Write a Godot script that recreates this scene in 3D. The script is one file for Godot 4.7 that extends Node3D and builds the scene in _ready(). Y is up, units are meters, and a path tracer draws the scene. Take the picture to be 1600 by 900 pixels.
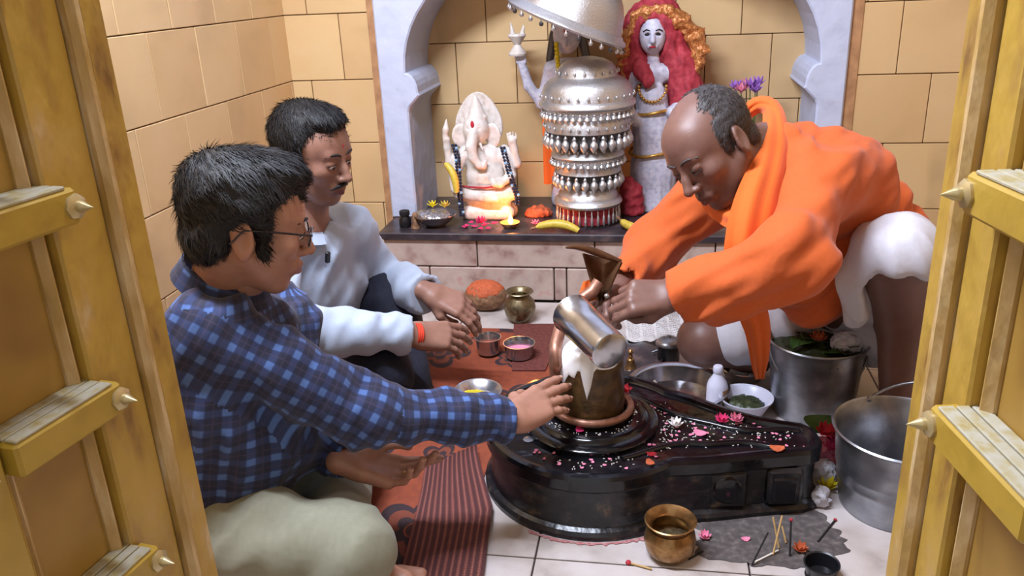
extends Node3D

# ------------------------------------------------------------------ camera geometry (pixels of the 1600x900 frame)
const F := 1287.0
const CX := Vector3(0.98564197, -0.04122549, -0.16373873)
const CY := Vector3(0.01998094, -0.93444442, 0.35554801)
const CZ := Vector3(-0.16766238, -0.3537147, -0.92020391)
const CP := Vector3(0, 1.1, 0)

func at(px: float, py: float, t: float) -> Vector3:          # point seen at a pixel, t metres along the lens axis
	return CP + (CX * ((px - 800.0) / F) + CY * ((py - 450.0) / F) + CZ) * t

func on_floor(px: float, py: float, h := 0.0) -> Vector3:    # point seen at a pixel, on the level y = h
	var v := at(px, py, 1.0) - CP
	return CP + v * ((h - CP.y) / v.y)

func on_z(px: float, py: float, z: float) -> Vector3:        # point seen at a pixel, on the plane z
	var v := at(px, py, 1.0) - CP
	return CP + v * (z / v.z)

# ------------------------------------------------------------------ mesh builder
class B:
	var v := PackedVector3Array()
	var n := PackedVector3Array()
	var uv := PackedVector2Array()
	var c := PackedColorArray()
	var col := Color(1, 1, 1)

	func tri(a: Vector3, b: Vector3, d: Vector3, na: Vector3, nb: Vector3, nd: Vector3, ua := Vector2.ZERO, ub := Vector2.ZERO, ud := Vector2.ZERO) -> void:
		var g := (b - a).cross(d - a)
		if g.length_squared() < 1e-16:
			return
		if g.dot(na + nb + nd) > 0.0:
			v.append(a); v.append(d); v.append(b); n.append(na); n.append(nd); n.append(nb); uv.append(ua); uv.append(ud); uv.append(ub)
		else:
			v.append(a); v.append(b); v.append(d); n.append(na); n.append(nb); n.append(nd); uv.append(ua); uv.append(ub); uv.append(ud)
		c.append(col); c.append(col); c.append(col)

	func flat(a: Vector3, b: Vector3, d: Vector3, out: Vector3) -> void:
		var g := (b - a).cross(d - a).normalized()
		if g.dot(out) < 0.0:
			g = -g
		tri(a, b, d, g, g, g, Vector2(a.x, a.z), Vector2(b.x, b.z), Vector2(d.x, d.z))

	func quad(a: Vector3, b: Vector3, d: Vector3, e: Vector3, out: Vector3) -> void:
		var g := (d - a).cross(e - b).normalized()
		if g.dot(out) < 0.0:
			g = -g
		var l := a.distance_to(b)
		var w := a.distance_to(e)
		tri(a, b, d, g, g, g, Vector2(0, 0), Vector2(l, 0), Vector2(l, w))
		tri(a, d, e, g, g, g, Vector2(0, 0), Vector2(l, w), Vector2(0, w))

	func box(ctr: Vector3, size: Vector3, bev := 0.002, bs := Basis.IDENTITY) -> void:
		var h := size * 0.5
		bev = min(bev, min(h.x, min(h.y, h.z)) * 0.9)
		var P := {}
		for sx in [-1, 1]:
			for sy in [-1, 1]:
				for sz in [-1, 1]:
					for ax in 3:
						var q := Vector3(sx * h.x, sy * h.y, sz * h.z)
						for o in 3:
							if o != ax:
								q[o] -= sign(q[o]) * bev
						P[Vector4i(sx, sy, sz, ax)] = ctr + bs * q
		for ax in 3:
			var o1 := (ax + 1) % 3
			var o2 := (ax + 2) % 3
			for s in [-1, 1]:
				var k := []
				for w in [[-1, -1], [1, -1], [1, 1], [-1, 1]]:
					var e := Vector4i(0, 0, 0, ax)
					e[ax] = s; e[o1] = w[0]; e[o2] = w[1]
					k.append(P[e])
				var nn := Vector3.ZERO
				nn[ax] = s
				quad(k[0], k[1], k[2], k[3], bs * nn)
			if bev > 0.0:
				for s1 in [-1, 1]:
					for s2 in [-1, 1]:
						var e1 := Vector4i(0, 0, 0, o1)
						e1[o1] = s1; e1[o2] = s2; e1[ax] = -1
						var e2 := e1
						e2[ax] = 1
						var e3 := e2
						e3.w = o2
						var e4 := e1
						e4.w = o2
						var nn := Vector3.ZERO
						nn[o1] = s1; nn[o2] = s2
						quad(P[e1], P[e2], P[e3], P[e4], bs * nn)
		if bev > 0.0:
			for sx in [-1, 1]:
				for sy in [-1, 1]:
					for sz in [-1, 1]:
						flat(P[Vector4i(sx, sy, sz, 0)], P[Vector4i(sx, sy, sz, 1)], P[Vector4i(sx, sy, sz, 2)], bs * Vector3(sx, sy, sz))

	# profile: [r, y] points, outside seen to the left when walking up the profile
	func lathe(pr: Array, seg: int, xf := Transform3D.IDENTITY, wob := 0.0, lobes := 0, lobe := 0.0) -> void:
		var m := pr.size()
		var sn := []
		for i in m - 1:
			var d := Vector2(pr[i + 1][0] - pr[i][0], pr[i + 1][1] - pr[i][1])
			sn.append(Vector2(d.y, -d.x).normalized() if d.length() > 1e-7 else Vector2.ZERO)
		var len := 0.0
		for i in m - 1:
			var nA: Vector2 = sn[i]
			var nB: Vector2 = sn[i]
			if i > 0 and nA.dot(sn[i - 1]) > 0.72:
				nA = (nA + sn[i - 1]).normalized()
			if i < m - 2 and nB.dot(sn[i + 1]) > 0.72:
				nB = (nB + sn[i + 1]).normalized()
			var l2 := len + Vector2(pr[i + 1][0] - pr[i][0], pr[i + 1][1] - pr[i][1]).length()
			for s in seg:
				var q := []
				for e in 2:
					var a := TAU * (s + e) / seg
					var dx := Vector3(cos(a), 0, sin(a))
					var f := 1.0 + wob * sin(a * 2.0 + pr[i][1] * 9.0) + lobe * cos(a * lobes)
					q.append([xf * (dx * pr[i][0] * f + Vector3.UP * pr[i][1]), xf.basis * (dx * nA.x + Vector3.UP * nA.y), Vector2(a / TAU, len)])
					q.append([xf * (dx * pr[i + 1][0] * f + Vector3.UP * pr[i + 1][1]), xf.basis * (dx * nB.x + Vector3.UP * nB.y), Vector2(a / TAU, l2)])
				tri(q[0][0], q[1][0], q[3][0], q[0][1], q[1][1], q[3][1], q[0][2], q[1][2], q[3][2])
				tri(q[0][0], q[3][0], q[2][0], q[0][1], q[3][1], q[2][1], q[0][2], q[3][2], q[2][2])
			len = l2

	func ball(ctr: Vector3, r: Vector3, seg := 12, bs := Basis.IDENTITY) -> void:
		var k := seg / 2
		for i in k:
			for s in seg:
				var q := []
				for w in [[i, s], [i + 1, s], [i + 1, s + 1], [i, s + 1]]:
					var th: float = PI * w[0] / k
					var ph: float = TAU * w[1] / seg
					var d := Vector3(sin(th) * cos(ph), cos(th), sin(th) * sin(ph))
					q.append([ctr + bs * (d * r), (bs * (d / r)).normalized(), Vector2(float(w[1]) / seg, float(w[0]) / k)])
				tri(q[0][0], q[1][0], q[2][0], q[0][1], q[1][1], q[2][1], q[0][2], q[1][2], q[2][2])
				tri(q[0][0], q[2][0], q[3][0], q[0][1], q[2][1], q[3][1], q[0][2], q[2][2], q[3][2])

	# sweep of a circle along a path; rad is a number or one number for each point
	func tube(path: Array, rad, seg := 8, closed := false, squash := 1.0, upv := Vector3.UP) -> void:
		var m := path.size()
		var rings := []
		var len := 0.0
		var ls := []
		var prev_side := Vector3.ZERO
		for i in m:
			var p: Vector3 = path[i]
			var a: Vector3 = path[(i - 1 + m) % m] if closed or i > 0 else p
			var b: Vector3 = path[(i + 1) % m] if closed or i < m - 1 else p
			var t := (b - a).normalized()
			var side := t.cross(upv)
			if side.length() < 0.05:
				side = prev_side if prev_side != Vector3.ZERO else t.cross(Vector3.RIGHT)
			side = side.normalized()
			if prev_side != Vector3.ZERO and side.dot(prev_side) < 0.0:
				side = -side
			prev_side = side
			var up := side.cross(t).normalized()
			var r: float = rad[i] if rad is Array or rad is PackedFloat32Array else rad
			var ring := []
			for s in seg + 1:
				var g := TAU * s / seg
				ring.append([p + (side * cos(g) + up * sin(g) * squash) * r, (side * cos(g) * squash + up * sin(g)).normalized()])
			rings.append(ring)
			if i > 0:
				len += p.distance_to(path[i - 1])
			ls.append(len)
		for i in (m if closed else m - 1):
			var A: Array = rings[i]
			var D: Array = rings[(i + 1) % m]
			var l1: float = ls[i]
			var l2: float = ls[i + 1] if i + 1 < m else len + (path[0] as Vector3).distance_to(path[m - 1])
			for s in seg:
				var u0 := float(s) / seg
				var u1 := float(s + 1) / seg
				tri(A[s][0], A[s + 1][0], D[s + 1][0], A[s][1], A[s + 1][1], D[s + 1][1], Vector2(u0, l1), Vector2(u1, l1), Vector2(u1, l2))
				tri(A[s][0], D[s + 1][0], D[s][0], A[s][1], D[s + 1][1], D[s][1], Vector2(u0, l1), Vector2(u1, l2), Vector2(u0, l2))
		if not closed:
			for w in [[0, 1], [m - 1, m - 2]]:
				var ctr: Vector3 = path[w[0]]
				var out: Vector3 = ctr - path[w[1]]
				for s in seg:
					flat(ctr, rings[w[0]][s][0], rings[w[0]][s + 1][0], out)

	# outline in x/y, pushed from z0 to z1 (z1 the front)
	func prism(poly: PackedVector2Array, z0: float, z1: float, xf := Transform3D.IDENTITY, bev := 0.0) -> void:
		var cw := Geometry2D.is_polygon_clockwise(poly)
		var m := poly.size()
		var inn := PackedVector2Array()
		for i in m:
			var a := (poly[i] - poly[(i - 1 + m) % m]).normalized()
			var b := (poly[(i + 1) % m] - poly[i]).normalized()
			var na := Vector2(a.y, -a.x)
			var nb := Vector2(b.y, -b.x)
			var nn := (na + nb)
			nn = nn / max(0.35, nn.length_squared() * 0.5)
			if cw:
				nn = -nn
			inn.append(poly[i] - nn * bev)
		var idx := Geometry2D.triangulate_polygon(inn)
		for k in range(0, idx.size(), 3):
			for e in 2:
				var z := z1 if e == 0 else z0
				var src := inn if e == 0 else inn
				var nv := xf.basis * Vector3(0, 0, 1 if z1 > z0 else -1) * (1 if e == 0 else -1)
				var p0 := src[idx[k]]
				var p1 := src[idx[k + 1]]
				var p2 := src[idx[k + 2]]
				tri(xf * Vector3(p0.x, p0.y, z), xf * Vector3(p1.x, p1.y, z), xf * Vector3(p2.x, p2.y, z), nv, nv, nv, p0, p1, p2)
		var dz := bev if z1 > z0 else -bev
		for i in m:
			var j := (i + 1) % m
			var d := (poly[j] - poly[i]).normalized()
			var o := Vector2(d.y, -d.x) * (-1.0 if cw else 1.0)
			var out := xf.basis * Vector3(o.x, o.y, 0)
			var lv := [[poly, z0 + dz, poly, z1 - dz]]
			if bev > 0.0:
				lv.append([poly, z1 - dz, inn, z1])
				lv.append([inn, z0, poly, z0 + dz])
			for w in lv:
				var A: PackedVector2Array = w[0]
				var D: PackedVector2Array = w[2]
				quad(xf * Vector3(A[i].x, A[i].y, w[1]), xf * Vector3(A[j].x, A[j].y, w[1]), xf * Vector3(D[j].x, D[j].y, w[3]), xf * Vector3(D[i].x, D[i].y, w[3]), out)

	# a smooth sheet through a grid of points, with thickness
	func sheet(g: Array, th: float, us := 1.0, vs := 1.0) -> void:
		var a := g.size()
		var b: int = g[0].size()
		var nn := []
		for i in a:
			var row := []
			for j in b:
				var du: Vector3 = g[min(i + 1, a - 1)][j] - g[max(i - 1, 0)][j]
				var dv: Vector3 = g[i][min(j + 1, b - 1)] - g[i][max(j - 1, 0)]
				row.append(du.cross(dv).normalized())
			nn.append(row)
		for e in 2:
			var s := 0.5 if e == 0 else -0.5
			var sg := 1.0 if e == 0 else -1.0
			for i in a - 1:
				for j in b - 1:
					var q := []
					for w in [[i, j], [i + 1, j], [i + 1, j + 1], [i, j + 1]]:
						q.append([g[w[0]][w[1]] + nn[w[0]][w[1]] * th * s, nn[w[0]][w[1]] * sg, Vector2(us * w[0] / (a - 1), vs * w[1] / (b - 1))])
					tri(q[0][0], q[1][0], q[2][0], q[0][1], q[1][1], q[2][1], q[0][2], q[1][2], q[2][2])
					tri(q[0][0], q[2][0], q[3][0], q[0][1], q[2][1], q[3][1], q[0][2], q[2][2], q[3][2])
		var rim := []
		for i in a - 1:
			rim.append([i, 0, i + 1, 0, 0, 1]); rim.append([i, b - 1, i + 1, b - 1, 0, -1])
		for j in b - 1:
			rim.append([0, j, 0, j + 1, 1, 0]); rim.append([a - 1, j, a - 1, j + 1, -1, 0])
		for w in rim:
			var p: Vector3 = g[w[0]][w[1]]
			var r: Vector3 = g[w[2]][w[3]]
			var o: Vector3 = p - g[w[0] + w[4]][w[1] + w[5]]
			var n1: Vector3 = nn[w[0]][w[1]] * th * 0.5
			var n2: Vector3 = nn[w[2]][w[3]] * th * 0.5
			quad(p - n1, r - n2, r + n2, p + n1, o)

	func mesh(off := Vector3.ZERO) -> ArrayMesh:
		var vv := v
		if off != Vector3.ZERO:
			vv = PackedVector3Array()
			vv.resize(v.size())
			for i in v.size():
				vv[i] = v[i] - off
		var ar := []
		ar.resize(Mesh.ARRAY_MAX)
		ar[Mesh.ARRAY_VERTEX] = vv
		ar[Mesh.ARRAY_NORMAL] = n
		ar[Mesh.ARRAY_TEX_UV] = uv
		ar[Mesh.ARRAY_COLOR] = c
		var me := ArrayMesh.new()
		me.add_surface_from_arrays(Mesh.PRIMITIVE_TRIANGLES, ar)
		return me

# ------------------------------------------------------------------ rounded bodies: a field of tapered capsules and ellipsoids, meshed as surface nets
class Prim:
	var kind := 0
	var a := Vector3.ZERO
	var ab := Vector3.ZERO
	var il := 0.0
	var ra := 0.0
	var dr := 0.0
	var k := 0.02
	var sub := false
	var inv := Transform3D.IDENTITY
	var r := Vector3.ONE
	var big := 0.0

class S:
	var P: Array[Prim] = []
	var cuts := []                 # [point, outward normal, reach]
	var h := 0.01
	var noises := []               # [noise, amplitude, stretch Basis, ridged]
	var bones := []                # for texture coordinates: [a, b, radius]
	var paint: Callable            # colour by place
	var V := PackedVector3Array()
	var N := PackedVector3Array()
	var Q := PackedInt32Array()
	var C := PackedColorArray()
	var ms := 0
	var strands := 0               # combed strands laid over a head of hair
	var whorl := Vector3.ZERO
	var sweep := Vector3.ZERO
	var strand_len := 0.02

	func cap(a: Vector3, b: Vector3, ra: float, rb: float, k := 0.02, sub := false) -> void:
		var p := Prim.new()
		p.a = a; p.ab = b - a; p.il = 1.0 / max(1e-9, p.ab.length_squared()); p.ra = ra; p.dr = rb - ra; p.k = k; p.sub = sub
		p.big = max(ra, rb)
		P.append(p)

	func ell(xf: Transform3D, r: Vector3, k := 0.02, sub := false) -> void:
		var p := Prim.new()
		p.kind = 1; p.a = xf.origin; p.inv = xf.affine_inverse(); p.r = r; p.k = k; p.sub = sub
		p.big = max(r.x, max(r.y, r.z))
		P.append(p)

	func chain(pts: Array, rad: Array, k := 0.02, sub := false) -> void:
		for i in pts.size() - 1:
			cap(pts[i], pts[i + 1], rad[i], rad[i + 1], k, sub)

	# the shapes near the block at hand, as plain numbers
	var qa := PackedVector3Array()
	var qb := PackedVector3Array()
	var qc := PackedVector3Array()
	var qd := PackedVector3Array()
	var qr := PackedVector3Array()
	var qi := PackedFloat32Array()
	var qk := PackedFloat32Array()
	var qt := PackedInt32Array()
	var amp := 0.0

	func gather(L: Array) -> void:
		qa.clear(); qb.clear(); qc.clear(); qd.clear(); qr.clear(); qi.clear(); qk.clear(); qt.clear()
		for q in L:
			qa.append(q.a)
			qi.append(q.il)
			qk.append(q.k)
			qt.append((1 if q.kind else 0) + (2 if q.sub else 0))
			if q.kind == 0:
				qb.append(q.ab)
				qc.append(Vector3(q.ra, q.dr, 0)); qd.append(Vector3.ZERO); qr.append(Vector3.ONE)
			else:
				var m: Basis = q.inv.basis
				qb.append(Vector3(m.x.x, m.y.x, m.z.x) / q.r.x)
				qc.append(Vector3(m.x.y, m.y.y, m.z.y) / q.r.y)
				qd.append(Vector3(m.x.z, m.y.z, m.z.z) / q.r.z)
				qr.append(q.r)

	func ev(p: Vector3) -> float:
		var d := 1.0
		for i in qt.size():
			var e: float
			var w := p - qa[i]
			var ty := qt[i]
			if ty & 1 == 0:
				var ab := qb[i]
				var t := clampf(w.dot(ab) * qi[i], 0.0, 1.0)
				var rr := qc[i]
				e = (w - ab * t).length() - rr.x - rr.y * t
			else:
				var w2 := Vector3(w.dot(qb[i]), w.dot(qc[i]), w.dot(qd[i]))
				var k0 := w2.length()
				var k1 := (w2 / qr[i]).length()
				e = k0 * (k0 - 1.0) / k1 if k1 > 1e-6 else -0.05
			var k := qk[i]
			if ty & 2:
				var hh := maxf(k - absf(d + e), 0.0) / k
				d = maxf(d, -e) + hh * hh * k * 0.25
			else:
				var h2 := maxf(k - absf(d - e), 0.0) / k
				d = minf(d, e) - h2 * h2 * k * 0.25
		if amp > 0.0 and absf(d) < amp + h * 2.0:
			for z in noises:
				var nv: float = z[0].get_noise_3dv(z[2] * p)
				if z[3]:
					nv = 0.5 - absf(nv) * 2.0
				d -= nv * z[1]
		for c in cuts:
			var w3: Vector3 = p - c[0]
			if w3.length() < c[2]:
				d = maxf(d, w3.dot(c[1]))
		return d

	func run() -> void:
		var lo := Vector3(9, 9, 9)
		var hi := -lo
		var slack := 2.0 * h
		for z in noises:
			slack += z[1]
			amp += z[1]
		var mk := 0.0
		for p in P:
			if p.sub:
				continue
			mk = max(mk, p.k)
			var ends := [p.a, p.a + p.ab]
			for e in ends:
				lo = lo.min(e - Vector3.ONE * p.big)
				hi = hi.max(e + Vector3.ONE * p.big)
		lo -= Vector3.ONE * (slack + mk * 0.3)
		hi += Vector3.ONE * (slack + mk * 0.3)
		var bx := int(ceil((hi.x - lo.x) / h / 8.0)) + 1
		var by := int(ceil((hi.y - lo.y) / h / 8.0)) + 1
		var bz := int(ceil((hi.z - lo.z) / h / 8.0)) + 1
		var nx := bx * 8
		var ny := by * 8
		var nxy := nx * ny
		var val := PackedFloat32Array()
		val.resize(nxy * bz * 8)
		val.fill(1.0)
		var vid := PackedInt32Array()
		vid.resize(val.size())
		vid.fill(-1)
		var act := []
		var R := 8.0 * h * 0.87
		for kz in bz:
			for ky in by:
				for kx in bx:
					var c := lo + Vector3(kx * 8 + 3.5, ky * 8 + 3.5, kz * 8 + 3.5) * h
					var L := []
					var near := false
					for q in P:
						var w := c - q.a
						var t := clampf(w.dot(q.ab) * q.il, 0.0, 1.0)
						if (w - q.ab * t).length() - q.big < R + slack + q.k:
							L.append(q)
							near = near or not q.sub
					if not near:
						continue
					gather(L)
					var dc := ev(c)
					var base := kx * 8 + ky * 8 * nx + kz * 8 * nxy
					if absf(dc) > R * 1.25 + slack:
						if dc < 0.0:
							for z in 8:
								for y in 8:
									for x in 8:
										val[base + x + y * nx + z * nxy] = -1.0
						continue
					act.append(base)
					for z in 8:
						for y in 8:
							var o := base + y * nx + z * nxy
							var pp := c + Vector3(-3.5, y - 3.5, z - 3.5) * h
							for x in 8:
								val[o + x] = ev(pp)
								pp.x += h
		var off := [0, 1, nx, nx + 1, nxy, nxy + 1, nxy + nx, nxy + nx + 1]
		var o1: int = off[1]; var o2: int = off[2]; var o3: int = off[3]; var o4: int = off[4]; var o5: int = off[5]; var o6: int = off[6]; var o7: int = off[7]
		var top := val.size() - o7
		var edges := [[0, 1], [2, 3], [4, 5], [6, 7], [0, 2], [1, 3], [4, 6], [5, 7], [0, 4], [1, 5], [2, 6], [3, 7]]
		var crn := [Vector3(0, 0, 0), Vector3(1, 0, 0), Vector3(0, 1, 0), Vector3(1, 1, 0), Vector3(0, 0, 1), Vector3(1, 0, 1), Vector3(0, 1, 1), Vector3(1, 1, 1)]
		var cells := PackedInt32Array()
		for base in act:
			for z in 8:
				for y in 8:
					var o: int = base + y * nx + z * nxy
					for x in 8:
						var i: int = o + x
						if i >= top:
							continue
						var s := val[i] < 0.0
						if (val[i + o1] < 0.0) == s and (val[i + o2] < 0.0) == s and (val[i + o3] < 0.0) == s and (val[i + o4] < 0.0) == s and (val[i + o5] < 0.0) == s and (val[i + o6] < 0.0) == s and (val[i + o7] < 0.0) == s:
							continue
						var sum := Vector3.ZERO
						var cnt := 0
						for e in edges:
							var va := val[i + off[e[0]]]
							var vb := val[i + off[e[1]]]
							if (va < 0.0) != (vb < 0.0):
								var f := va / (va - vb)
								sum += (crn[e[0]] as Vector3).lerp(crn[e[1]], f)
								cnt += 1
						vid[i] = V.size()
						cells.append(i)
						var iz := i / nxy
						var iy := (i % nxy) / nx
						V.append(lo + (Vector3(i % nx, iy, iz) + sum / cnt) * h)
		N.resize(V.size())
		for i in cells:
			var s := val[i] < 0.0
			for w in [[o1, nx, nxy], [o2, nxy, 1], [o4, 1, nx]]:
				var s2: bool = val[i + w[0]] < 0.0
				if s == s2:
					continue
				var a := vid[i]
				var b := vid[i - w[1]]
				var c := vid[i - w[1] - w[2]]
				var d := vid[i - w[2]]
				if b < 0 or c < 0 or d < 0:
					continue
				var g := (V[c] - V[a]).cross(V[d] - V[b])
				if s:
					g = -g
					Q.append(a); Q.append(b); Q.append(c); Q.append(d)
				else:
					Q.append(a); Q.append(d); Q.append(c); Q.append(b)
				g = -g
				N[a] += g; N[b] += g; N[c] += g; N[d] += g
		for i in N.size():
			N[i] = N[i].normalized()
		if paint.is_valid():
			C.resize(V.size())
			for i in V.size():
				C[i] = paint.call(V[i], N[i])

	func comb(me: ArrayMesh, off: Vector3) -> void:
		var rng := RandomNumberGenerator.new()
		rng.seed = V.size()
		var vv := PackedVector3Array()
		var nn := PackedVector3Array()
		for k in strands:
			var i := rng.randi_range(0, V.size() - 1)
			var p := V[i] + Vector3(rng.randf() - 0.5, rng.randf() - 0.5, rng.randf() - 0.5) * 0.003
			var n := N[i]
			var d := (p - whorl).normalized() + sweep + Vector3(rng.randf() - 0.5, rng.randf() - 0.5, rng.randf() - 0.5) * 0.5
			d = d.slide(n).normalized()
			var s := d.cross(n).normalized()
			var L := strand_len * rng.randf_range(0.6, 1.3)
			var w := 0.0007
			var lift := rng.randf_range(0.0008, 0.0028)
			var pts := [p - n * 0.001, p + d * L * 0.5 + n * lift, p + d * L + n * (lift - 0.0015)]
			for e in 2:
				var w0 := w if e == 0 else w * 0.9
				var w1 := w * 0.9 if e == 0 else w * 0.2
				var a: Vector3 = pts[e] - s * w0 - off
				var b: Vector3 = pts[e] + s * w0 - off
				var c: Vector3 = pts[e + 1] + s * w1 - off
				var q: Vector3 = pts[e + 1] - s * w1 - off
				for t in [a, c, b, a, q, c]:
					vv.append(t)
					nn.append(n)
		var ar := []
		ar.resize(Mesh.ARRAY_MAX)
		ar[Mesh.ARRAY_VERTEX] = vv
		ar[Mesh.ARRAY_NORMAL] = nn
		me.add_surface_from_arrays(Mesh.PRIMITIVE_TRIANGLES, ar)

	func uvat(p: Vector3, bn: Array) -> Vector2:
		var ax: Vector3 = (bn[1] - bn[0]).normalized()
		var ref: Vector3 = Vector3.UP if absf(ax.y) < 0.8 else Vector3.RIGHT
		var e1 := ax.cross(ref).normalized()
		var e2 := ax.cross(e1)
		var w: Vector3 = p - bn[0]
		return Vector2(atan2(w.dot(e2), w.dot(e1)) / TAU, w.dot(ax))

	func mesh(me: ArrayMesh, off := Vector3.ZERO) -> void:
		var ar := []
		ar.resize(Mesh.ARRAY_MAX)
		var vv := PackedVector3Array()
		if V.is_empty():
			return
		if bones.is_empty():
			vv.resize(V.size())
			for i in V.size():
				vv[i] = V[i] - off
			ar[Mesh.ARRAY_VERTEX] = vv
			ar[Mesh.ARRAY_NORMAL] = N
			if C.size():
				ar[Mesh.ARRAY_COLOR] = C
			var ix := PackedInt32Array()
			for q in range(0, Q.size(), 4):
				ix.append(Q[q]); ix.append(Q[q + 2]); ix.append(Q[q + 1])
				ix.append(Q[q]); ix.append(Q[q + 3]); ix.append(Q[q + 2])
			ar[Mesh.ARRAY_INDEX] = ix
		else:
			var nn := PackedVector3Array()
			var uu := PackedVector2Array()
			var cc := PackedColorArray()
			for q in range(0, Q.size(), 4):
				var m := (V[Q[q]] + V[Q[q + 2]]) * 0.5
				var best := 9.0
				var bn: Array = bones[0]
				for b in bones:
					var ab: Vector3 = b[1] - b[0]
					var t := clampf((m - b[0]).dot(ab) / ab.length_squared(), 0.0, 1.0)
					var d: float = (m - b[0] - ab * t).length() - b[2]
					if d < best:
						best = d
						bn = b
				var rr: float = max(1.0, round(TAU * bn[2] / bn[3]))     # whole repeats round the limb
				var u0 := uvat(V[Q[q]], bn)
				var us := [u0]
				for e in [1, 2, 3]:
					var u1 := uvat(V[Q[q + e]], bn)
					if u1.x - u0.x > 0.5:
						u1.x -= 1.0
					elif u1.x - u0.x < -0.5:
						u1.x += 1.0
					us.append(u1)
				for e in [0, 2, 1, 0, 3, 2]:
					vv.append(V[Q[q + e]] - off)
					nn.append(N[Q[q + e]])
					uu.append(Vector2(us[e].x * rr, us[e].y / bn[3]))
					if C.size():
						cc.append(C[Q[q + e]])
			ar[Mesh.ARRAY_VERTEX] = vv
			ar[Mesh.ARRAY_NORMAL] = nn
			ar[Mesh.ARRAY_TEX_UV] = uu
			if C.size():
				ar[Mesh.ARRAY_COLOR] = cc
		me.add_surface_from_arrays(Mesh.PRIMITIVE_TRIANGLES, ar)

# ------------------------------------------------------------------ nodes
var M := {}
var taken := {}
var jobs: Array[S] = []
var jobs_to := []

func numbered(called: String) -> String:
	taken[called] = taken.get(called, -1) + 1
	return called if taken[called] == 0 else "%s_%03d" % [called, taken[called]]

func tag(o: Node, label: String, category: String, group := "") -> Node:
	o.set_meta("label", label)
	o.set_meta("category", category)
	if group:
		o.set_meta("group", group)
	return o

func thing(called: String, label: String, category: String, where: Vector3, group := "") -> Node3D:
	var o := Node3D.new()
	o.name = numbered(called)
	add_child(o)
	o.position = where
	tag(o, label, category, group)
	return o

func base_of(parent: Node) -> Vector3:
	var p := Vector3.ZERO
	while parent != self:
		p += (parent as Node3D).position
		parent = parent.get_parent()
	return p

# a mesh built in room coordinates, committed as one named part of its parent
func part(called: String, b: B, m: Material, parent: Node = self, label := "") -> MeshInstance3D:
	var o := MeshInstance3D.new()
	o.name = called if parent != self else numbered(called)
	parent.add_child(o, true)
	var here := base_of(parent)
	var at0 := here
	if parent == self:
		var lo := Vector3(99, 99, 99)
		var hi := -lo
		for p in b.v:
			lo = lo.min(p); hi = hi.max(p)
		at0 = Vector3((lo.x + hi.x) / 2, lo.y, (lo.z + hi.z) / 2)
		o.position = at0
	o.mesh = b.mesh(at0)
	o.material_override = m
	o.cast_shadow = GeometryInstance3D.SHADOW_CASTING_SETTING_ON
	if label:
		o.set_meta("label", label)
	return o

func struct(called: String, b: B, m: Material) -> MeshInstance3D:
	var o := part(called, b, m)
	o.set_meta("kind", "structure")
	return o

# a shared mesh put at a place
func piece(called: String, me: Mesh, m: Material, parent: Node, xf: Transform3D) -> MeshInstance3D:
	var o := MeshInstance3D.new()
	o.name = called
	parent.add_child(o, true)
	o.mesh = me
	o.material_override = m
	xf.origin -= base_of(parent)
	o.transform = xf
	return o

# a rounded body, meshed later together with the others; several fields may join in one mesh
func later(called: String, s, m: Material, parent: Node, label := "") -> MeshInstance3D:
	var o := MeshInstance3D.new()
	o.name = called if parent != self else numbered(called)
	parent.add_child(o, true)
	o.material_override = m
	if label:
		o.set_meta("label", label)
	var ids := []
	for q in (s if s is Array else [s]):
		ids.append(jobs.size())
		jobs.append(q)
	jobs_to.append([o, base_of(parent), ids])
	return o

var next_job := 0
var turn_lock := Mutex.new()

func mesh_crew() -> void:
	while true:
		turn_lock.lock()
		var i := next_job
		next_job += 1
		turn_lock.unlock()
		if i >= jobs.size():
			return
		mesh_job(jobs.size() - 1 - i)

func mesh_job(i: int) -> void:
	var t := Time.get_ticks_msec()
	jobs[i].run()
	jobs[i].ms = Time.get_ticks_msec() - t

func finish_jobs() -> void:
	var crew := []
	for k in 4:
		var t := Thread.new()
		t.start(mesh_crew)
		crew.append(t)
	for t in crew:
		t.wait_to_finish()
	for w in jobs_to:
		var me := ArrayMesh.new()
		var at0: Vector3 = w[1]
		if w[0].get_parent() == self:
			var lo := Vector3(99, 99, 99)
			var hi := -lo
			for i in w[2]:
				for p in jobs[i].V:
					lo = lo.min(p); hi = hi.max(p)
			at0 = Vector3((lo.x + hi.x) / 2, lo.y, (lo.z + hi.z) / 2)
			w[0].position = at0
		for i in w[2]:
			jobs[i].mesh(me, at0)
			if jobs[i].strands:
				jobs[i].comb(me, at0)
		w[0].mesh = me

func look(fwd: Vector3, up: Vector3) -> Basis:            # columns: x = up x forward, y = up, z = forward
	var z := fwd.normalized()
	var x := up.cross(z).normalized()
	return Basis(x, z.cross(x), z)

func noise(sd: int, fr: float, oct := 3, kind := FastNoiseLite.TYPE_SIMPLEX_SMOOTH) -> FastNoiseLite:
	var z := FastNoiseLite.new()
	z.seed = sd
	z.frequency = fr
	z.noise_type = kind
	z.fractal_octaves = oct
	return z

func ntex(sd: int, fr: float, stops: Array, px := 256, oct := 4, kind := FastNoiseLite.TYPE_SIMPLEX_SMOOTH) -> NoiseTexture2D:
	var t := NoiseTexture2D.new()
	t.width = px
	t.height = px
	t.seamless = true
	t.noise = noise(sd, fr, oct, kind)
	var g := Gradient.new()
	var cols := PackedColorArray()
	var offs := PackedFloat32Array()
	for s in stops:
		offs.append(s[0])
		cols.append(s[1])
	g.offsets = offs
	g.colors = cols
	t.color_ramp = g
	return t

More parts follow.
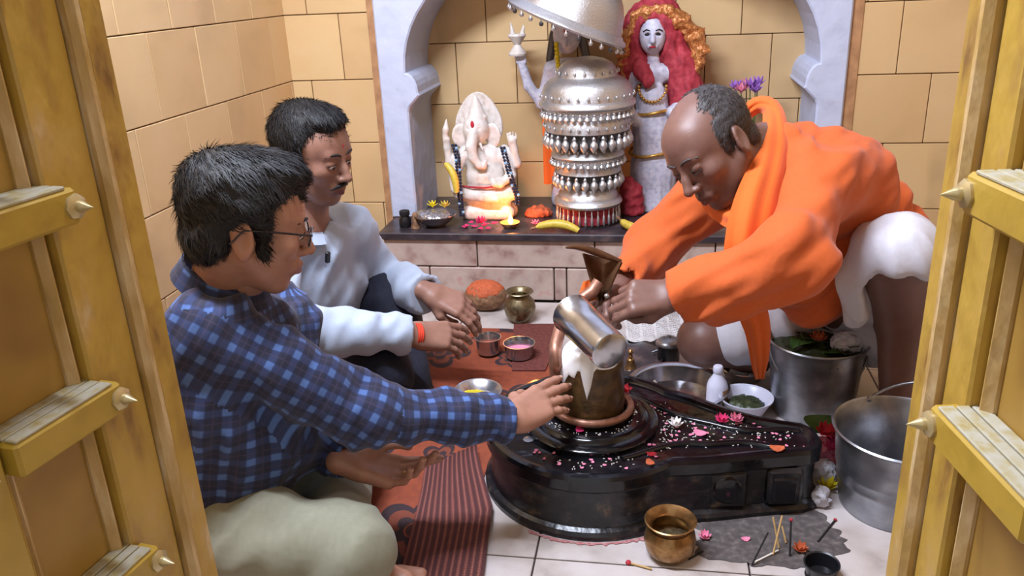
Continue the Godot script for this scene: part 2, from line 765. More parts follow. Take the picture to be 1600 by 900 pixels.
func nbump(sd: int, fr: float, strength: float, px := 256, oct := 4) -> NoiseTexture2D:
	var t := NoiseTexture2D.new()
	t.width = px
	t.height = px
	t.seamless = true
	t.noise = noise(sd, fr, oct)
	t.as_normal_map = true
	t.bump_strength = strength
	return t

func mat(col: Color, rough := 0.6, metal := 0.0) -> StandardMaterial3D:
	var m := StandardMaterial3D.new()
	m.albedo_color = col
	m.roughness = rough
	m.metallic = metal
	return m

func tri_tex(m: StandardMaterial3D, tex: Texture2D, per_metre: float, bump: Texture2D = null, amount := 1.0, world := true) -> StandardMaterial3D:
	m.albedo_texture = tex
	m.uv1_triplanar = true
	m.uv1_world_triplanar = world
	m.uv1_scale = Vector3.ONE * per_metre
	if bump:
		m.normal_enabled = true
		m.normal_texture = bump
		m.normal_scale = amount
	return m

func c8(r: int, g: int, b: int) -> Color:
	return Color8(r, g, b)

# ------------------------------------------------------------------ the scene
func _ready() -> void:
	var cam := Camera3D.new()
	cam.name = "camera"
	add_child(cam)
	cam.transform = Transform3D(Basis(CX, -CY, -CZ), CP)
	cam.fov = 38.544
	cam.near = 0.02
	cam.current = true
	var env := Environment.new()
	env.background_mode = Environment.BG_COLOR
	env.background_color = c8(204, 200, 196)
	env.background_energy_multiplier = 1.4
	env.tonemap_mode = Environment.TONE_MAPPER_LINEAR
	env.tonemap_exposure = 0.92
	env.sdfgi_enabled = true
	env.ssao_enabled = true
	env.ssil_enabled = true
	var we := WorldEnvironment.new()
	we.name = "surroundings"
	we.environment = env
	add_child(we)
	# the tube lamp hanging under the ceiling, shining down and towards the niche
	var lamp := AreaLight3D.new()
	lamp.name = "tube_light"
	add_child(lamp)
	lamp.area_size = Vector2(0.06, 1.1)
	lamp.light_color = c8(226, 236, 255)
	lamp.light_energy = 11.0
	lamp.area_range = 9.0
	lamp.shadow_enabled = true
	lamp.position = Vector3(-0.72, 2.33, -1.2)
	lamp.basis = Basis.looking_at(Vector3(0.25, -0.88, -0.4), Vector3(1, 0, 0))

	materials()
	room()
	doors()
	niche_and_ledge()
	floor_mats()
	altar()
	blossoms()
	statues()
	ledge_things()
	floor_things()
	people()
	finish_jobs()

func materials() -> void:
	for k in 5:
		var d := k * 0.012
		var hue: Color = [c8(206, 172, 124), c8(208, 175, 127), c8(203, 168, 120), c8(205, 170, 124), c8(210, 177, 127)][k]
		var m := mat(Color.WHITE, 0.42)
		M["tile%d" % k] = tri_tex(m, ntex(11 + k, 0.006, [[0.0, hue.darkened(0.05 + d)], [0.5, hue], [1.0, hue.lightened(0.05)]], 256, 4), 1.3 + 0.1 * k, nbump(40 + k, 0.02, 1.2), 0.15)
	M.grout = mat(c8(112, 82, 56), 0.95)
	M.plaster = tri_tex(mat(Color.WHITE, 0.75), ntex(21, 0.012, [[0.0, c8(172, 178, 200)], [0.3, c8(186, 193, 216)], [1.0, c8(192, 199, 222)]], 512, 5), 1.4, nbump(22, 0.03, 3.0), 0.3)
	M.trim = tri_tex(mat(Color.WHITE, 0.7), ntex(23, 0.02, [[0.0, c8(150, 108, 74)], [1.0, c8(188, 142, 98)]], 256), 3.0)
	M.ceiling = mat(c8(214, 210, 200), 0.9)
	M.outside = mat(c8(150, 146, 140), 0.9)
	var marble := [[0.0, c8(150, 138, 132)], [0.3, c8(180, 168, 162)], [0.55, c8(192, 182, 178)], [1.0, c8(202, 192, 190)]]
	for k in 3:
		M["marble%d" % k] = tri_tex(mat(Color.WHITE, 0.38), ntex(31 + k, 0.008, marble, 512, 6), 1.1 + 0.2 * k, nbump(35, 0.03, 2.0), 0.15)
	var stain := [[0.0, c8(116, 88, 82)], [0.22, c8(160, 132, 122)], [0.45, c8(178, 156, 145)], [0.75, c8(188, 168, 156)], [1.0, c8(186, 142, 132)]]
	for k in 3:
		M["stained%d" % k] = tri_tex(mat(Color.WHITE, 0.5), ntex(61 + k, 0.012, stain, 512, 6), 1.3 + 0.2 * k, nbump(36, 0.04, 2.0), 0.25)
	M.joint = mat(c8(66, 52, 48), 0.9)
	M.slab = tri_tex(mat(Color.WHITE, 0.35), ntex(71, 0.02, [[0.0, c8(40, 34, 40)], [0.6, c8(62, 54, 58)], [1.0, c8(110, 88, 84)]], 256), 2.0)
	# painted doors: mustard paint worn to pinkish wood
	var paint := [[0.0, c8(116, 82, 44)], [0.16, c8(158, 122, 54)], [0.4, c8(178, 144, 58)], [0.66, c8(184, 148, 66)], [0.82, c8(186, 152, 92)], [0.92, c8(198, 172, 128)], [1.0, c8(208, 190, 156)]]
	M.door = tri_tex(mat(Color.WHITE, 0.42), ntex(81, 0.01, paint, 512, 6), 1.6, nbump(82, 0.03, 4.0, 512), 0.3)
	M.door.uv1_scale = Vector3(2.4, 0.9, 2.4)
	M.door_rail = tri_tex(mat(Color.WHITE, 0.4), ntex(83, 0.012, [[0.0, c8(150, 120, 44)], [0.5, c8(174, 142, 50)], [1.0, c8(184, 152, 64)]], 256, 5), 2.2, nbump(82, 0.03, 4.0, 512), 0.2)
	M.door_worn = tri_tex(mat(Color.WHITE, 0.5), ntex(127, 0.012, [[0.0, c8(132, 100, 58)], [0.3, c8(174, 140, 72)], [0.55, c8(186, 152, 98)], [0.75, c8(202, 174, 128)], [1.0, c8(214, 196, 160)]], 512, 7), 2.0, nbump(82, 0.03, 4.0, 512), 0.4)
	M.door_worn.uv1_scale = Vector3(5.0, 1.1, 5.0)
	M.powder = tri_tex(mat(Color.WHITE, 0.9), ntex(128, 0.05, [[0.0, c8(176, 150, 144)], [0.5, c8(172, 112, 112)], [1.0, c8(150, 70, 80)]], 256, 5), 6.0)
	M.door_panel = tri_tex(mat(Color.WHITE, 0.5), ntex(84, 0.008, [[0.0, c8(130, 96, 46)], [0.5, c8(162, 126, 56)], [1.0, c8(172, 136, 68)]], 256, 4), 2.0)
	M.skylit_dust = tri_tex(mat(Color.WHITE, 0.8), ntex(85, 0.03, [[0.0, c8(150, 128, 62)], [0.3, c8(164, 150, 108)], [0.6, c8(170, 164, 144)], [1.0, c8(178, 174, 160)]], 256, 5), 5.0)  # dust on the rail tops, with whitish skylight painted into its colour
	M.stud = mat(c8(196, 178, 132), 0.38, 0.55)
	M.black_stone = tri_tex(mat(Color.WHITE, 0.16), ntex(91, 0.01, [[0.0, c8(10, 10, 13)], [0.6, c8(17, 17, 22)], [0.85, c8(30, 28, 32)], [1.0, c8(52, 44, 42)]], 512, 6), 2.2, nbump(92, 0.02, 3.0), 0.25)
	M.stone_side = tri_tex(mat(Color.WHITE, 0.3), ntex(93, 0.014, [[0.0, c8(10, 10, 13)], [0.5, c8(22, 22, 28)], [0.72, c8(46, 42, 42)], [0.88, c8(96, 78, 60)], [1.0, c8(130, 112, 84)]], 512, 6), 2.6, nbump(94, 0.03, 4.0), 0.4)
	M.lingam = tri_tex(mat(Color.WHITE, 0.3, 0.25), ntex(95, 0.02, [[0.0, c8(46, 34, 20)], [0.5, c8(86, 64, 36)], [1.0, c8(124, 96, 58)]], 256, 5), 5.0, nbump(96, 0.05, 3.0), 0.3)
	M.copper = tri_tex(mat(Color.WHITE, 0.45, 0.55), ntex(97, 0.02, [[0.0, c8(128, 88, 70)], [0.6, c8(166, 118, 98)], [1.0, c8(190, 150, 132)]], 256), 8.0)
	M.copper_dark = tri_tex(mat(Color.WHITE, 0.42, 0.6), ntex(98, 0.02, [[0.0, c8(84, 58, 40)], [1.0, c8(128, 90, 62)]], 256), 6.0)
	M.brass = tri_tex(mat(Color.WHITE, 0.3, 0.85), ntex(99, 0.02, [[0.0, c8(112, 82, 50)], [0.5, c8(156, 118, 76)], [1.0, c8(182, 146, 100)]], 256, 5), 9.0, nbump(96, 0.05, 2.0), 0.15)
	M.brass_dull = tri_tex(mat(Color.WHITE, 0.34, 0.75), ntex(100, 0.02, [[0.0, c8(86, 74, 54)], [0.5, c8(126, 112, 84)], [1.0, c8(160, 144, 112)]], 256, 5), 9.0)
	M.steel = tri_tex(mat(Color.WHITE, 0.2, 0.95), ntex(101, 0.02, [[0.0, c8(168, 168, 172)], [1.0, c8(206, 206, 210)]], 256), 4.0, nbump(96, 0.05, 2.0), 0.1)
	M.steel_dull = tri_tex(mat(Color.WHITE, 0.34, 0.9), ntex(102, 0.015, [[0.0, c8(116, 118, 124)], [0.6, c8(150, 152, 158)], [1.0, c8(178, 180, 186)]], 256, 5), 4.0, nbump(96, 0.05, 2.0), 0.15)
	M.silver = tri_tex(mat(Color.WHITE, 0.3, 0.85), ntex(103, 0.05, [[0.0, c8(150, 150, 152)], [0.5, c8(206, 205, 206)], [1.0, c8(232, 231, 230)]], 512, 5), 9.0, nbump(104, 0.09, 8.0, 512), 0.55)
	M.silver_dark = mat(c8(92, 90, 92), 0.4, 0.8)
	M.idol = tri_tex(mat(Color.WHITE, 0.4), ntex(105, 0.02, [[0.0, c8(186, 172, 160)], [0.4, c8(216, 206, 198)], [1.0, c8(230, 224, 220)]], 256, 5), 6.0)
	M.idol.subsurf_scatter_enabled = true
	M.idol.subsurf_scatter_strength = 0.08
	M.idol_blue = tri_tex(mat(Color.WHITE, 0.5), ntex(106, 0.03, [[0.0, c8(164, 166, 190)], [0.5, c8(202, 200, 218)], [1.0, c8(222, 218, 228)]], 256, 5), 6.0)
	M.milk = mat(c8(238, 238, 240), 0.25)
	M.banana = tri_tex(mat(Color.WHITE, 0.45), ntex(107, 0.03, [[0.0, c8(150, 120, 40)], [0.25, c8(204, 176, 60)], [1.0, c8(222, 200, 92)]], 256, 5), 8.0)
	M.yellow_petal = mat(c8(226, 206, 22), 0.6)
	M.pink_petal = mat(c8(214, 52, 112), 0.6)
	M.red_petal = mat(c8(186, 32, 48), 0.6)
	M.rose_petal = mat(c8(226, 130, 160), 0.6)
	M.white_petal = mat(c8(228, 222, 220), 0.6)
	M.purple_petal = mat(c8(158, 108, 196), 0.6)
	M.leaf = mat(c8(62, 98, 44), 0.5)
	M.leaf_dark = tri_tex(mat(Color.WHITE, 0.5), ntex(108, 0.03, [[0.0, c8(28, 34, 18)], [1.0, c8(66, 72, 38)]], 128), 8.0)
	for q in ["yellow_petal", "pink_petal", "red_petal", "rose_petal", "purple_petal", "leaf"]:
		M[q].backlight_enabled = true
		M[q].backlight = M[q].albedo_color * 0.3
	M.black_plastic = mat(c8(22, 22, 26), 0.35)
	M.white_plastic = mat(c8(214, 214, 232), 0.35)
	M.label_print = mat(c8(150, 110, 70), 0.5)
	M.ash = tri_tex(mat(Color.WHITE, 0.9), ntex(109, 0.04, [[0.0, c8(64, 58, 57)], [0.6, c8(88, 80, 78)], [0.9, c8(112, 102, 98)], [1.0, c8(150, 138, 132)]], 512, 6), 2.2)
	M.rice = mat(c8(226, 220, 210), 0.6)
	M.stick = mat(c8(196, 160, 104), 0.8)
	M.char = mat(c8(26, 22, 24), 0.8)
	M.match_head = mat(c8(168, 30, 50), 0.7)
	M.bead = mat(c8(26, 34, 60), 0.12)
	M.bead_light = mat(c8(130, 176, 214), 0.12)
	M.gold = tri_tex(mat(Color.WHITE, 0.3, 0.6), ntex(110, 0.04, [[0.0, c8(150, 96, 40)], [0.5, c8(212, 160, 78)], [1.0, c8(240, 206, 130)]], 256, 5), 9.0)
	M.tinsel = tri_tex(mat(Color.WHITE, 0.42, 0.3), ntex(126, 0.06, [[0.0, c8(122, 48, 34)], [0.35, c8(176, 92, 48)], [0.6, c8(206, 142, 78)], [1.0, c8(236, 206, 140)]], 256, 5), 9.0, nbump(96, 0.05, 6.0), 0.5)
	M.red_cloth = tri_tex(mat(Color.WHITE, 0.75), ntex(111, 0.02, [[0.0, c8(120, 26, 40)], [0.6, c8(170, 46, 60)], [1.0, c8(192, 84, 92)]], 256, 5), 6.0)
	M.coconut = tri_tex(mat(Color.WHITE, 0.8), ntex(112, 0.02, [[0.0, c8(92, 62, 44)], [0.6, c8(140, 102, 72)], [1.0, c8(172, 136, 100)]], 256, 5), 8.0, nbump(96, 0.05, 6.0), 0.6)
	M.vermilion = tri_tex(mat(Color.WHITE, 0.8), ntex(113, 0.03, [[0.0, c8(160, 70, 40)], [1.0, c8(212, 112, 66)]], 256, 5), 10.0)
	M.paper = mat(Color.WHITE, 0.8)
	M.paper.albedo_texture = newsprint()
	M.foil = mat(c8(206, 206, 214), 0.24, 0.9)
	M.eye_white = mat(c8(214, 206, 200), 0.2)
	M.iris = mat(c8(30, 20, 16), 0.12)
	M.hair = tri_tex(mat(Color.WHITE, 0.6), ntex(114, 0.03, [[0.0, c8(10, 9, 11)], [0.7, c8(20, 18, 21)], [1.0, c8(32, 29, 31)]], 256, 4), 14.0, nbump(115, 0.08, 6.0), 0.35)
	M.hair_grey = tri_tex(mat(Color.WHITE, 0.6), ntex(116, 0.06, [[0.0, c8(34, 31, 32)], [0.55, c8(62, 56, 56)], [1.0, c8(112, 104, 102)]], 256, 4), 14.0)
	M.skin = mat(Color.WHITE, 0.46)
	M.skin.vertex_color_use_as_albedo = true
	M.skin.subsurf_scatter_enabled = true
	M.skin.subsurf_scatter_strength = 0.1
	M.skin.normal_enabled = true
	M.skin.normal_texture = nbump(117, 0.12, 4.0)
	M.skin.normal_scale = 0.12
	M.skin.uv1_triplanar = true
	M.skin.uv1_scale = Vector3.ONE * 14.0
	M.nail = mat(c8(206, 160, 142), 0.25)
	M.checks = mat(Color.WHITE, 0.85)
	M.checks.albedo_texture = checks()
	M.button = mat(c8(30, 34, 60), 0.3)
	M.pale_shirt = tri_tex(mat(Color.WHITE, 0.85), ntex(118, 0.05, [[0.0, c8(166, 178, 198)], [0.5, c8(173, 184, 204)], [1.0, c8(178, 189, 208)]], 256, 4), 12.0, null, 0.0, false)
	M.khaki = tri_tex(mat(Color.WHITE, 0.85), ntex(120, 0.03, [[0.0, c8(128, 127, 108)], [0.5, c8(133, 132, 113)], [1.0, c8(138, 137, 117)]], 256, 4), 8.0, null, 0.0, false)
	M.navy = tri_tex(mat(Color.WHITE, 0.85), ntex(121, 0.03, [[0.0, c8(18, 20, 34)], [1.0, c8(34, 38, 58)]], 256, 4), 8.0, null, 0.0, false)
	M.orange = tri_tex(mat(Color.WHITE, 0.8), ntex(122, 0.04, [[0.0, c8(196, 86, 28)], [0.5, c8(201, 90, 30)], [1.0, c8(206, 95, 34)]], 256, 4), 8.0, null, 0.0, false)
	M.orange_scarf = tri_tex(mat(Color.WHITE, 0.85), ntex(123, 0.05, [[0.0, c8(218, 96, 22)], [1.0, c8(226, 104, 28)]], 256, 4), 8.0, null, 0.0, false)
	for q in ["checks", "pale_shirt", "khaki", "orange", "orange_scarf"]:
		M[q].rim_enabled = true
		M[q].rim = 0.25
		M[q].rim_tint = 0.6
	M.dhoti = tri_tex(mat(Color.WHITE, 0.85), ntex(124, 0.04, [[0.0, c8(200, 198, 206)], [1.0, c8(210, 208, 215)]], 256, 4), 8.0, null, 0.0, false)
	M.thread = mat(c8(206, 58, 30), 0.8)
	M.spectacle = mat(c8(34, 22, 24), 0.25)
	M.lens = mat(Color(0.9, 0.95, 1.0, 0.12), 0.02)
	M.lens.transparency = BaseMaterial3D.TRANSPARENCY_ALPHA
	M.mat_print = mat(Color.WHITE, 0.85)
	M.mat_print.albedo_texture = floral()
	M.stripe = mat(Color.WHITE, 0.9)
	M.stripe.albedo_texture = stripes()
	M.maroon = tri_tex(mat(Color.WHITE, 0.9), ntex(125, 0.04, [[0.0, c8(84, 38, 34)], [1.0, c8(116, 58, 48)]], 256, 4), 6.0)
	M.flame = mat(c8(255, 214, 140), 0.5)
	M.flame.emission_enabled = true
	M.flame.emission = c8(255, 196, 110)
	M.flame.emission_energy_multiplier = 6.0
	M.tube = mat(c8(240, 244, 255), 0.5)
	M.tube.emission_enabled = true
	M.tube.emission = c8(236, 242, 255)
	M.tube.emission_energy_multiplier = 3.0

# ------------------------------------------------------------------ printed and woven patterns
func pic(w: int, h: int, f: Callable) -> ImageTexture:
	var im := Image.create(w, h, false, Image.FORMAT_RGB8)
	for y in h:
		for x in w:
			im.set_pixel(x, y, f.call(float(x) / w, float(y) / h))
	return ImageTexture.create_from_image(im)

func checks() -> ImageTexture:
	var nz := noise(5, 0.03, 3)
	return pic(256, 256, func(u: float, v: float) -> Color:
		u += 0.006 * nz.get_noise_2d(v * 256, 7)
		v += 0.006 * nz.get_noise_2d(u * 256, 90)
		var bu := fposmod(u * 2.0, 1.0)
		var bv := fposmod(v * 2.0, 1.0)
		var su := smoothstep(0.02, 0.12, bu) - smoothstep(0.40, 0.5, bu)
		var sv := smoothstep(0.02, 0.12, bv) - smoothstep(0.40, 0.5, bv)
		var c := c8(28, 32, 58).lerp(c8(46, 64, 114), 0.62 * (su + sv) * (1.0 - 0.25 * su * sv))
		c = c.lerp(c8(88, 122, 184), su * sv * 0.75)
		var line: float = max(1.0 - absf(bu - 0.75) / 0.06, 1.0 - absf(bv - 0.75) / 0.06)
		c = c.lerp(c8(84, 62, 84), 0.5 * clampf(line, 0.0, 1.0))
		return c.darkened(0.14 * absf(nz.get_noise_2d(u * 1800, v * 1800))))

func stripes() -> ImageTexture:
	var nz := noise(6, 0.06, 3)
	return pic(256, 256, func(u: float, v: float) -> Color:
		var b := fposmod(u * 12.0, 1.0)
		var c := c8(128, 66, 58) if b < 0.5 else c8(86, 44, 44)
		if b > 0.2 and b < 0.32:
			c = c8(158, 100, 86)
		var kn := 0.5 + 0.5 * sin(v * TAU * 48.0 + floor(u * 24.0) * 2.1)
		return c.darkened(0.22 * kn + 0.15 * absf(nz.get_noise_2d(u * 256, v * 256))))

func floral() -> ImageTexture:                  # dark many-petalled flowers printed on an orange floor cloth
	var nz := noise(7, 0.03, 4)
	return pic(512, 512, func(u: float, v: float) -> Color:
		var c := c8(152, 72, 40).lerp(c8(124, 56, 36), 0.5 + 0.5 * nz.get_noise_2d(u * 512, v * 512))
		for s in [[0.25, 0.25, 0.2], [0.75, 0.7, 0.22], [0.72, 0.2, 0.12], [0.22, 0.75, 0.13]]:
			var d := Vector2(u - s[0], v - s[1])
			var r: float = d.length() / s[2]
			var a := d.angle()
			var rim := 0.62 + 0.38 * absf(cos(a * 2.5))
			if r < rim and r > 0.2:
				c = c8(52, 34, 38)
				if absf(r / rim - 0.6) < 0.14:
					c = c8(120, 58, 40)
			elif r <= 0.16:
				c = c8(70, 40, 36)
		var vine := v - 0.5 - 0.06 * sin(u * TAU * 2.0)
		if absf(vine) < 0.012:
			c = c8(60, 36, 38)
		return c.darkened(0.1 * absf(nz.get_noise_2d(u * 2000, v * 2000))))

func newsprint() -> ImageTexture:
	var rng := RandomNumberGenerator.new()
	rng.seed = 4
	var im := Image.create(256, 192, false, Image.FORMAT_RGB8)
	im.fill(c8(198, 194, 194))
	for colu in 4:
		for line in 26:
			var x := 12 + colu * 60
			var y := 20 + line * 6
			while x < 12 + colu * 60 + 50:
				var w := rng.randi_range(3, 9)
				im.fill_rect(Rect2i(x, y, min(w, 12 + colu * 60 + 50 - x), 2), c8(112, 108, 112))
				x += w + 3
	return ImageTexture.create_from_image(im)

const ROOM_L := -1.335
const ROOM_R := 1.36
const WALL_Z := -2.95
const NICHE_Z := -3.25
const LEDGE_Z := -2.74
const LEDGE_H := 0.256
const FRONT_Z := -0.40

func tile_rows(parent: Node, origin: Vector3, ux: Vector3, out: Vector3, len: float, y0: float, rows: int, tw: float, th: float, sd: int, first := 0.0) -> void:
	var rng := RandomNumberGenerator.new()
	rng.seed = sd
	var meshes := {}
	for r in rows:
		var x := -tw * (fposmod(r * 0.47 + first, 1.0))
		while x < len - 0.002:
			var a: float = max(x, 0.0)
			var b: float = min(x + tw, len)
			x += tw
			if b - a < 0.012:
				continue
			var w: float = snappedf(b - a, 0.001)
			if not meshes.has(w):
				var q := B.new()
				q.box(Vector3.ZERO, Vector3(w - 0.003, th - 0.003, 0.012), 0.0018)
				meshes[w] = q.mesh()
			var ctr := origin + ux * ((a + b) * 0.5) + Vector3.UP * (y0 + (r + 0.5) * th - origin.y) + out * (0.004 + rng.randf() * 0.0012)
			piece("tile", meshes[w], M["tile%d" % rng.randi_range(0, 4)], parent, Transform3D(Basis(ux, Vector3.UP, ux.cross(Vector3.UP)), ctr))

func slab(lo: Vector3, hi: Vector3) -> B:
	var b := B.new()
	b.box((lo + hi) * 0.5, hi - lo, 0.0)
	return b

func room() -> void:
	var H := 2.55
	var wl := struct("wall_left", slab(Vector3(ROOM_L - 0.15, 0, -3.45), Vector3(ROOM_L, H, FRONT_Z)), M.grout)
	tile_rows(wl, Vector3(ROOM_L, 0, FRONT_Z), Vector3(0, 0, -1), Vector3(1, 0, 0), WALL_Z * -1 + FRONT_Z, 0.31 - 0.2305 * 2, 13, 0.245, 0.2305, 3, 0.3)
	var bk := B.new()
	bk.box(Vector3((ROOM_L - 1.0) * 0.5, H / 2, WALL_Z - 0.25), Vector3(-ROOM_L - 1.0, H, 0.5), 0.0)
	var wb := struct("wall_back", bk, M.grout)
	var wb2 := struct("wall_back_right", slab(Vector3(0.64, 0, WALL_Z - 0.5), Vector3(ROOM_R, H, WALL_Z)), M.grout)
	tile_rows(wb, Vector3(ROOM_L, 0, WALL_Z), Vector3(1, 0, 0), Vector3(0, 0, 1), -ROOM_L - 1.0, 0.31 - 0.2305 * 2, 10, 0.245, 0.2305, 5, 0.25)
	tile_rows(wb2, Vector3(0.64, 0, WALL_Z), Vector3(1, 0, 0), Vector3(0, 0, 1), ROOM_R - 0.64, 0.292 - 0.228 * 2, 10, 0.235, 0.228, 6, 0.55)
	var wr := struct("wall_right", slab(Vector3(ROOM_R, 0, -3.45), Vector3(ROOM_R + 0.15, H, FRONT_Z)), M.grout)
	tile_rows(wr, Vector3(ROOM_R, 0, WALL_Z), Vector3(0, 0, 1), Vector3(-1, 0, 0), -WALL_Z + FRONT_Z, 0.31 - 0.2305 * 2, 13, 0.245, 0.2305, 8, 0.1)
	# wall with the doorway
	var wf := B.new()
	wf.box(Vector3((ROOM_L - 0.15 - 0.70) * 0.5, H / 2, FRONT_Z + 0.09), Vector3(-ROOM_L + 0.15 - 0.70, H, 0.18), 0.0)
	wf.box(Vector3((ROOM_R + 0.15 + 0.38) * 0.5, H / 2, FRONT_Z + 0.09), Vector3(ROOM_R + 0.15 - 0.38, H, 0.18), 0.0)
	wf.box(Vector3(-0.16, (H + 1.98) / 2, FRONT_Z + 0.09), Vector3(1.08, H - 1.98, 0.18), 0.0)
	struct("wall_front", wf, M.tile1)
	struct("ceiling", slab(Vector3(ROOM_L - 0.15, H, -3.45), Vector3(ROOM_R + 0.15, H + 0.12, FRONT_Z + 0.18)), M.ceiling)
	# floor: marble slabs in a bed
	var fl := struct("floor", slab(Vector3(ROOM_L - 0.15, -0.12, -3.45), Vector3(ROOM_R + 0.15, -0.006, FRONT_Z + 0.18)), M.joint)
	var fb := B.new()
	var tx := 0.42
	var tz := 0.46
	fb.box(Vector3.ZERO, Vector3(tx - 0.004, 0.012, tz - 0.004), 0.0015)
	var fm := fb.mesh()
	var rng := RandomNumberGenerator.new()
	rng.seed = 12
	for i in range(-3, 4):
		for j in 8:
			var ctr := Vector3(-0.222 + (i + 0.5) * tx, -0.006 + rng.randf() * 0.0008, -1.345 - (j - 2.5) * tz + (0.0 if i != -1 else 0.0))
			if ctr.z > FRONT_Z - 0.1 or ctr.z < -2.95:
				continue
			piece("floor_tile", fm, M["marble%d" % rng.randi_range(0, 2)], fl, Transform3D(Basis.IDENTITY, ctr))
	struct("trim_3", slab(Vector3(-2.4, -0.14, FRONT_Z + 0.18), Vector3(2.4, -0.02, 3.2)), M.outside)
	# tube lamp hanging on two wires under the ceiling
	var lt := thing("tube_lamp", "slim white tube lamp hanging on two wires under the ceiling", "lamp", Vector3(-0.72, 2.36, -1.2))
	var b1 := B.new()
	b1.box(Vector3(-0.72, 2.375, -1.2), Vector3(0.05, 0.03, 1.2), 0.004)
	part("housing", b1, M.ceiling, lt)
	var b2 := B.new()
	b2.tube([Vector3(-0.72, 2.345, -0.65), Vector3(-0.72, 2.345, -1.75)], 0.011, 12)
	part("tube", b2, M.tube, lt)
	for z in [-0.75, -1.65]:
		var b3 := B.new()
		b3.tube([Vector3(-0.72, 2.385, z), Vector3(-0.72, H, z)], 0.003, 6)
		part("wire", b3, M.black_plastic, lt)

# ------------------------------------------------------------------ the two door leaves, opened inwards
func leaf(called: String, free: Vector3, along: Vector3, face: Vector3, rails: Array, sh: float, label: String) -> void:
	# along: from the free edge towards the hinge; face: the side that looks at the other leaf
	var bs := Basis(along, Vector3.UP, face)
	var root := Node3D.new()
	root.name = called
	add_child(root)
	root.position = free
	root.set_meta("kind", "structure")
	root.set_meta("label", label)
	var H := 1.94
	var put := func(nm: String, u0: float, u1: float, y0: float, y1: float, w0: float, w1: float, m: Material, bev := 0.003, par: Node = root) -> MeshInstance3D:
		var b := B.new()
		b.box(free + bs * Vector3((u0 + u1) / 2, (y0 + y1) / 2, (w0 + w1) / 2), Vector3(u1 - u0, y1 - y0, w1 - w0), bev, bs)
		return part(nm, b, m, par)
	put.call("stile", 0.0, 0.036, 0.005, H, -0.035, 0.006, M.door)
	put.call("bead", 0.037, 0.058, 0.005, H, -0.03, 0.016, M.door_worn, 0.007)
	put.call("stile", 0.059, 0.085 + sh, 0.005, H, -0.035, 0.002, M.door)
	put.call("moulding", 0.085 + sh, 0.103 + sh, 0.005, H, -0.03, -0.006, M.door_worn, 0.009)
	put.call("stile", 0.262, 0.338, 0.005, H, -0.035, 0.002, M.door)
	put.call("moulding", 0.244, 0.262, 0.005, H, -0.03, -0.006, M.door_worn, 0.009)
	put.call("moulding", 0.338, 0.356, 0.005, H, -0.03, -0.006, M.door_worn, 0.009)
	put.call("stile", 0.45, 0.51, 0.005, H, -0.035, 0.002, M.door)
	put.call("edge_stile", 0.272, 0.328, 0.005, H, 0.0021, 0.016, M.door_rail, 0.005)
	var last := 0.005
	for y in rails + [H]:
		for u in [[0.101 + sh, 0.246], [0.354, 0.452]]:
			put.call("panel", u[0], u[1], last, y, -0.028, -0.018, M.door_panel, 0.001)
		last = y
	var sp := B.new()        # pointed stud with a round flower-shaped collar
	sp.lathe([[0.0, 0.0], [0.0135, 0.0], [0.0135, 0.003], [0.010, 0.005], [0.0066, 0.006], [0.0066, 0.009], [0.006, 0.011], [0.0, 0.025]], 14, Transform3D.IDENTITY, 0.0, 7, 0.05)
	var sm := sp.mesh()
	for y in rails:
		for u in [[0.072 + sh, 0.27], [0.33, 0.47]]:
			var rl: MeshInstance3D = put.call("rail", u[0], u[1], y - 0.02, y + 0.02, 0.0025, 0.032, M.door_rail, 0.004)
			# dusty top, skylight painted in as pale grey, two grooves between three boards
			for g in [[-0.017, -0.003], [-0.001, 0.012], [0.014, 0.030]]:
				put.call("ledge", u[0] + 0.012, u[1] - 0.004, y + 0.0195, y + 0.0235, g[0], g[1], M.skylit_dust, 0.0012, rl)
			put.call("rail_foot", u[0] + 0.03, u[1], y - 0.027, y + 0.018, -0.0175, 0.0022, M.door_rail, 0.003)
		for u in [0.079 + sh, 0.30, 0.472]:
			var xf := Transform3D(Basis(bs.x, bs.z, bs.x.cross(bs.z)), free + bs * Vector3(u, y, 0.032 if u < 0.28 else (0.016 if u < 0.4 else 0.002)))
			piece("stud", sm, M.stud, root, xf)

func doors() -> void:
	var dl := Vector3(0.13844, 0, -0.99037)
	leaf("door_1", Vector3(-0.628, 0, -0.9), -dl, Vector3(0.99037, 0, 0.13844), [0.19, 0.422, 0.655, 0.888, 1.125, 1.36, 1.6], 0.048, "mustard yellow panelled door leaf with studs, beside the man in checks")
	var dr := Vector3(-0.14628, 0, -0.98924)
	leaf("door_2", Vector3(0.300, 0, -0.9), -dr, Vector3(-0.98924, 0, 0.14628), [0.18, 0.415, 0.655, 0.896, 1.135, 1.375, 1.61], 0.022, "mustard yellow panelled door leaf with studs, beside the steel buckets")

